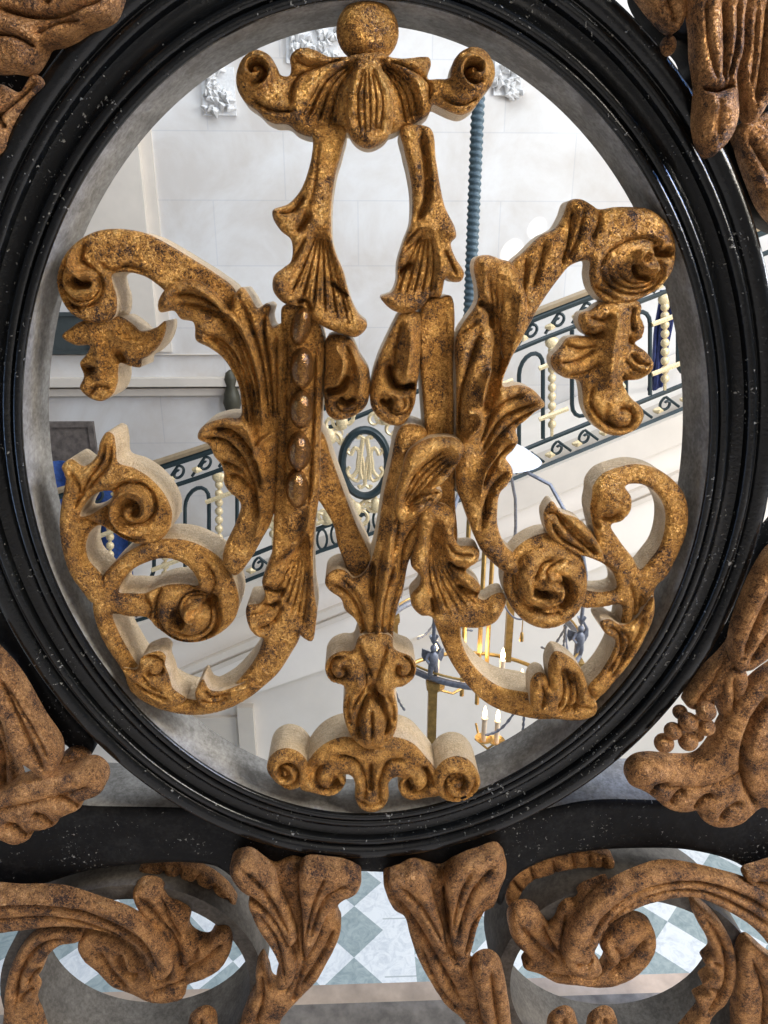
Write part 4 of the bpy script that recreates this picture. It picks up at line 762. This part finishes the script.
m.lathe([(.01,.30),(.05,.27),(.07,.2),(.05,.13),(.08,.05),(.10,-.05),(.07,-.15),(.04,-.22),(.07,-.30),(.01,-.31)], (q.x,q.y,q.z), 16); tag(m.build('wall_urn', plain('dark_bronze', (.07,.065,.045), .5, .4), None), 'dark bronze urn ornament on the wall ledge behind the left gilt leaf', 'ornament')
def drape(x0, x1, y0, y1, Y, mat, label):
    p, q = at(x0,y1,Y), at(x1,y0,Y); n = 40; V = []; Fc = []
    for j, z in enumerate(np.linspace(p.z, q.z, 12)):
        for i in range(n+1):
            t = i/n; x = p.x+(q.x-p.x)*(t*(1-.15*(1-j/11))+.07*(1-j/11)); V.append((x, Y+.05*math.sin(t*22)+.02*math.sin(t*9+j), z))
    for j in range(11):
        for i in range(n): Fc.append((j*(n+1)+i, j*(n+1)+i+1, (j+1)*(n+1)+i+1, (j+1)*(n+1)+i))
    me = mesh_of(V, Fc, True); o = link('drape', me, mat); md = o.modifiers.new('solid', 'SOLIDIFY'); md.thickness = .02
    tag(o, label, 'cloth'); return o
drape(50, 122, 462, 640, 6.4, BLUE, 'blue cloth hanging behind the stair balustrade at the left of the oval')
drape(648, 675, 290, 410, 6.3, NAVY, 'navy blue cloth hanging behind the stair balustrade at the right of the oval')
# ================================================================== LIGHT
W = bpy.data.worlds.new('world'); bpy.context.scene.world = W; W.use_nodes = True
bg = W.node_tree.nodes['Background']; bg.inputs[0].default_value = (.86,.92,1.0,1); bg.inputs[1].default_value = .16
def area(name, loc, target, sx, sy, power, col):
    l = bpy.data.lights.new(name, 'AREA'); l.shape = 'RECTANGLE'; l.size = sx; l.size_y = sy; l.energy = power; l.color = col
    o = bpy.data.objects.new(name, l); C.objects.link(o); o.location = loc
    o.rotation_euler = (Vector(target)-Vector(loc)).to_track_quat('-Z','Y').to_euler(); return o
area('hall_window_light', (6.0, 2.2, 7.6), (-1, 5.5, 4.8), 2.5, 4, 500, (.92,.96,1))
area('hall_skylight', (0.5, 3.6, 11.5), (0, 5, 0), 6, 4, 440, (.84,.92,1))
area('landing_key_light', (2.7, -.95, 7.2), (0, 0, 5.35), 1.0, 1.5, 150, (1,.93,.80))  # added key lamp, set sideways to deepen the carved relief
area('landing_back_fill', (.3, -2.9, 6.6), (0, 0, 5.3), 1.3, 1.8, 9, (1,.93,.84))  # unseen fill lamp added to brighten the flat gilt faces
area('landing_blue_rim_light', (-2.2, -.45, 4.7), (0, .02, 5.2), .5, 1.5, 12, (.36,.58,1))  # added blue lamp for a cool edge on the left mouldings
area('side_window_light', (2.65, -.33, 7.1), (0, .0, 5.3), .6, .9, 95, (.16,.40,1))
area('hall_lower_fill', (4.8, 2.6, 3.2), (-1.5, 5.5, 3.2), 2, 2.4, 68, (1,.92,.80))  # added fill lamp that lifts the dim lower stair wall
for i, (px_, py_, ang) in enumerate(((512,252,1.6),(537,228,1.3))):
    l = bpy.data.lights.new('sun_patch', 'SPOT'); l.energy = 2600; l.spot_size = math.radians(ang); l.spot_blend = .25; l.shadow_soft_size = .01; l.color = (1,.97,.92)
    o = bpy.data.objects.new('sun_patch', l); C.objects.link(o); o.location = (4.5+.3*i, 1.0, 10); o.rotation_euler = (at(px_,py_,WY)-o.location).to_track_quat('-Z','Y').to_euler()
l = bpy.data.lights.new('lantern_glow', 'POINT'); l.energy = 9; l.color = (1,.72,.45); l.shadow_soft_size = .12
o = bpy.data.objects.new('lantern_glow', l); C.objects.link(o); o.location = (LX, LYc, cz-.12)
MB().box((-6,-4.6,3),(6,-4.4,11)).build('wall_front', plain('landing_wall', (.30,.27,.24), .9), None, smooth=False)['kind'] = 'structure'
sc = bpy.context.scene
sc.view_settings.view_transform = 'Standard'; sc.view_settings.look = 'None'; sc.view_settings.gamma = 1; sc.view_settings.exposure = 0.0; sc.view_settings.use_curve_mapping = False
sc.cycles.use_denoising = True; sc.cycles.max_bounces = 6; sc.cycles.sample_clamp_indirect = 6
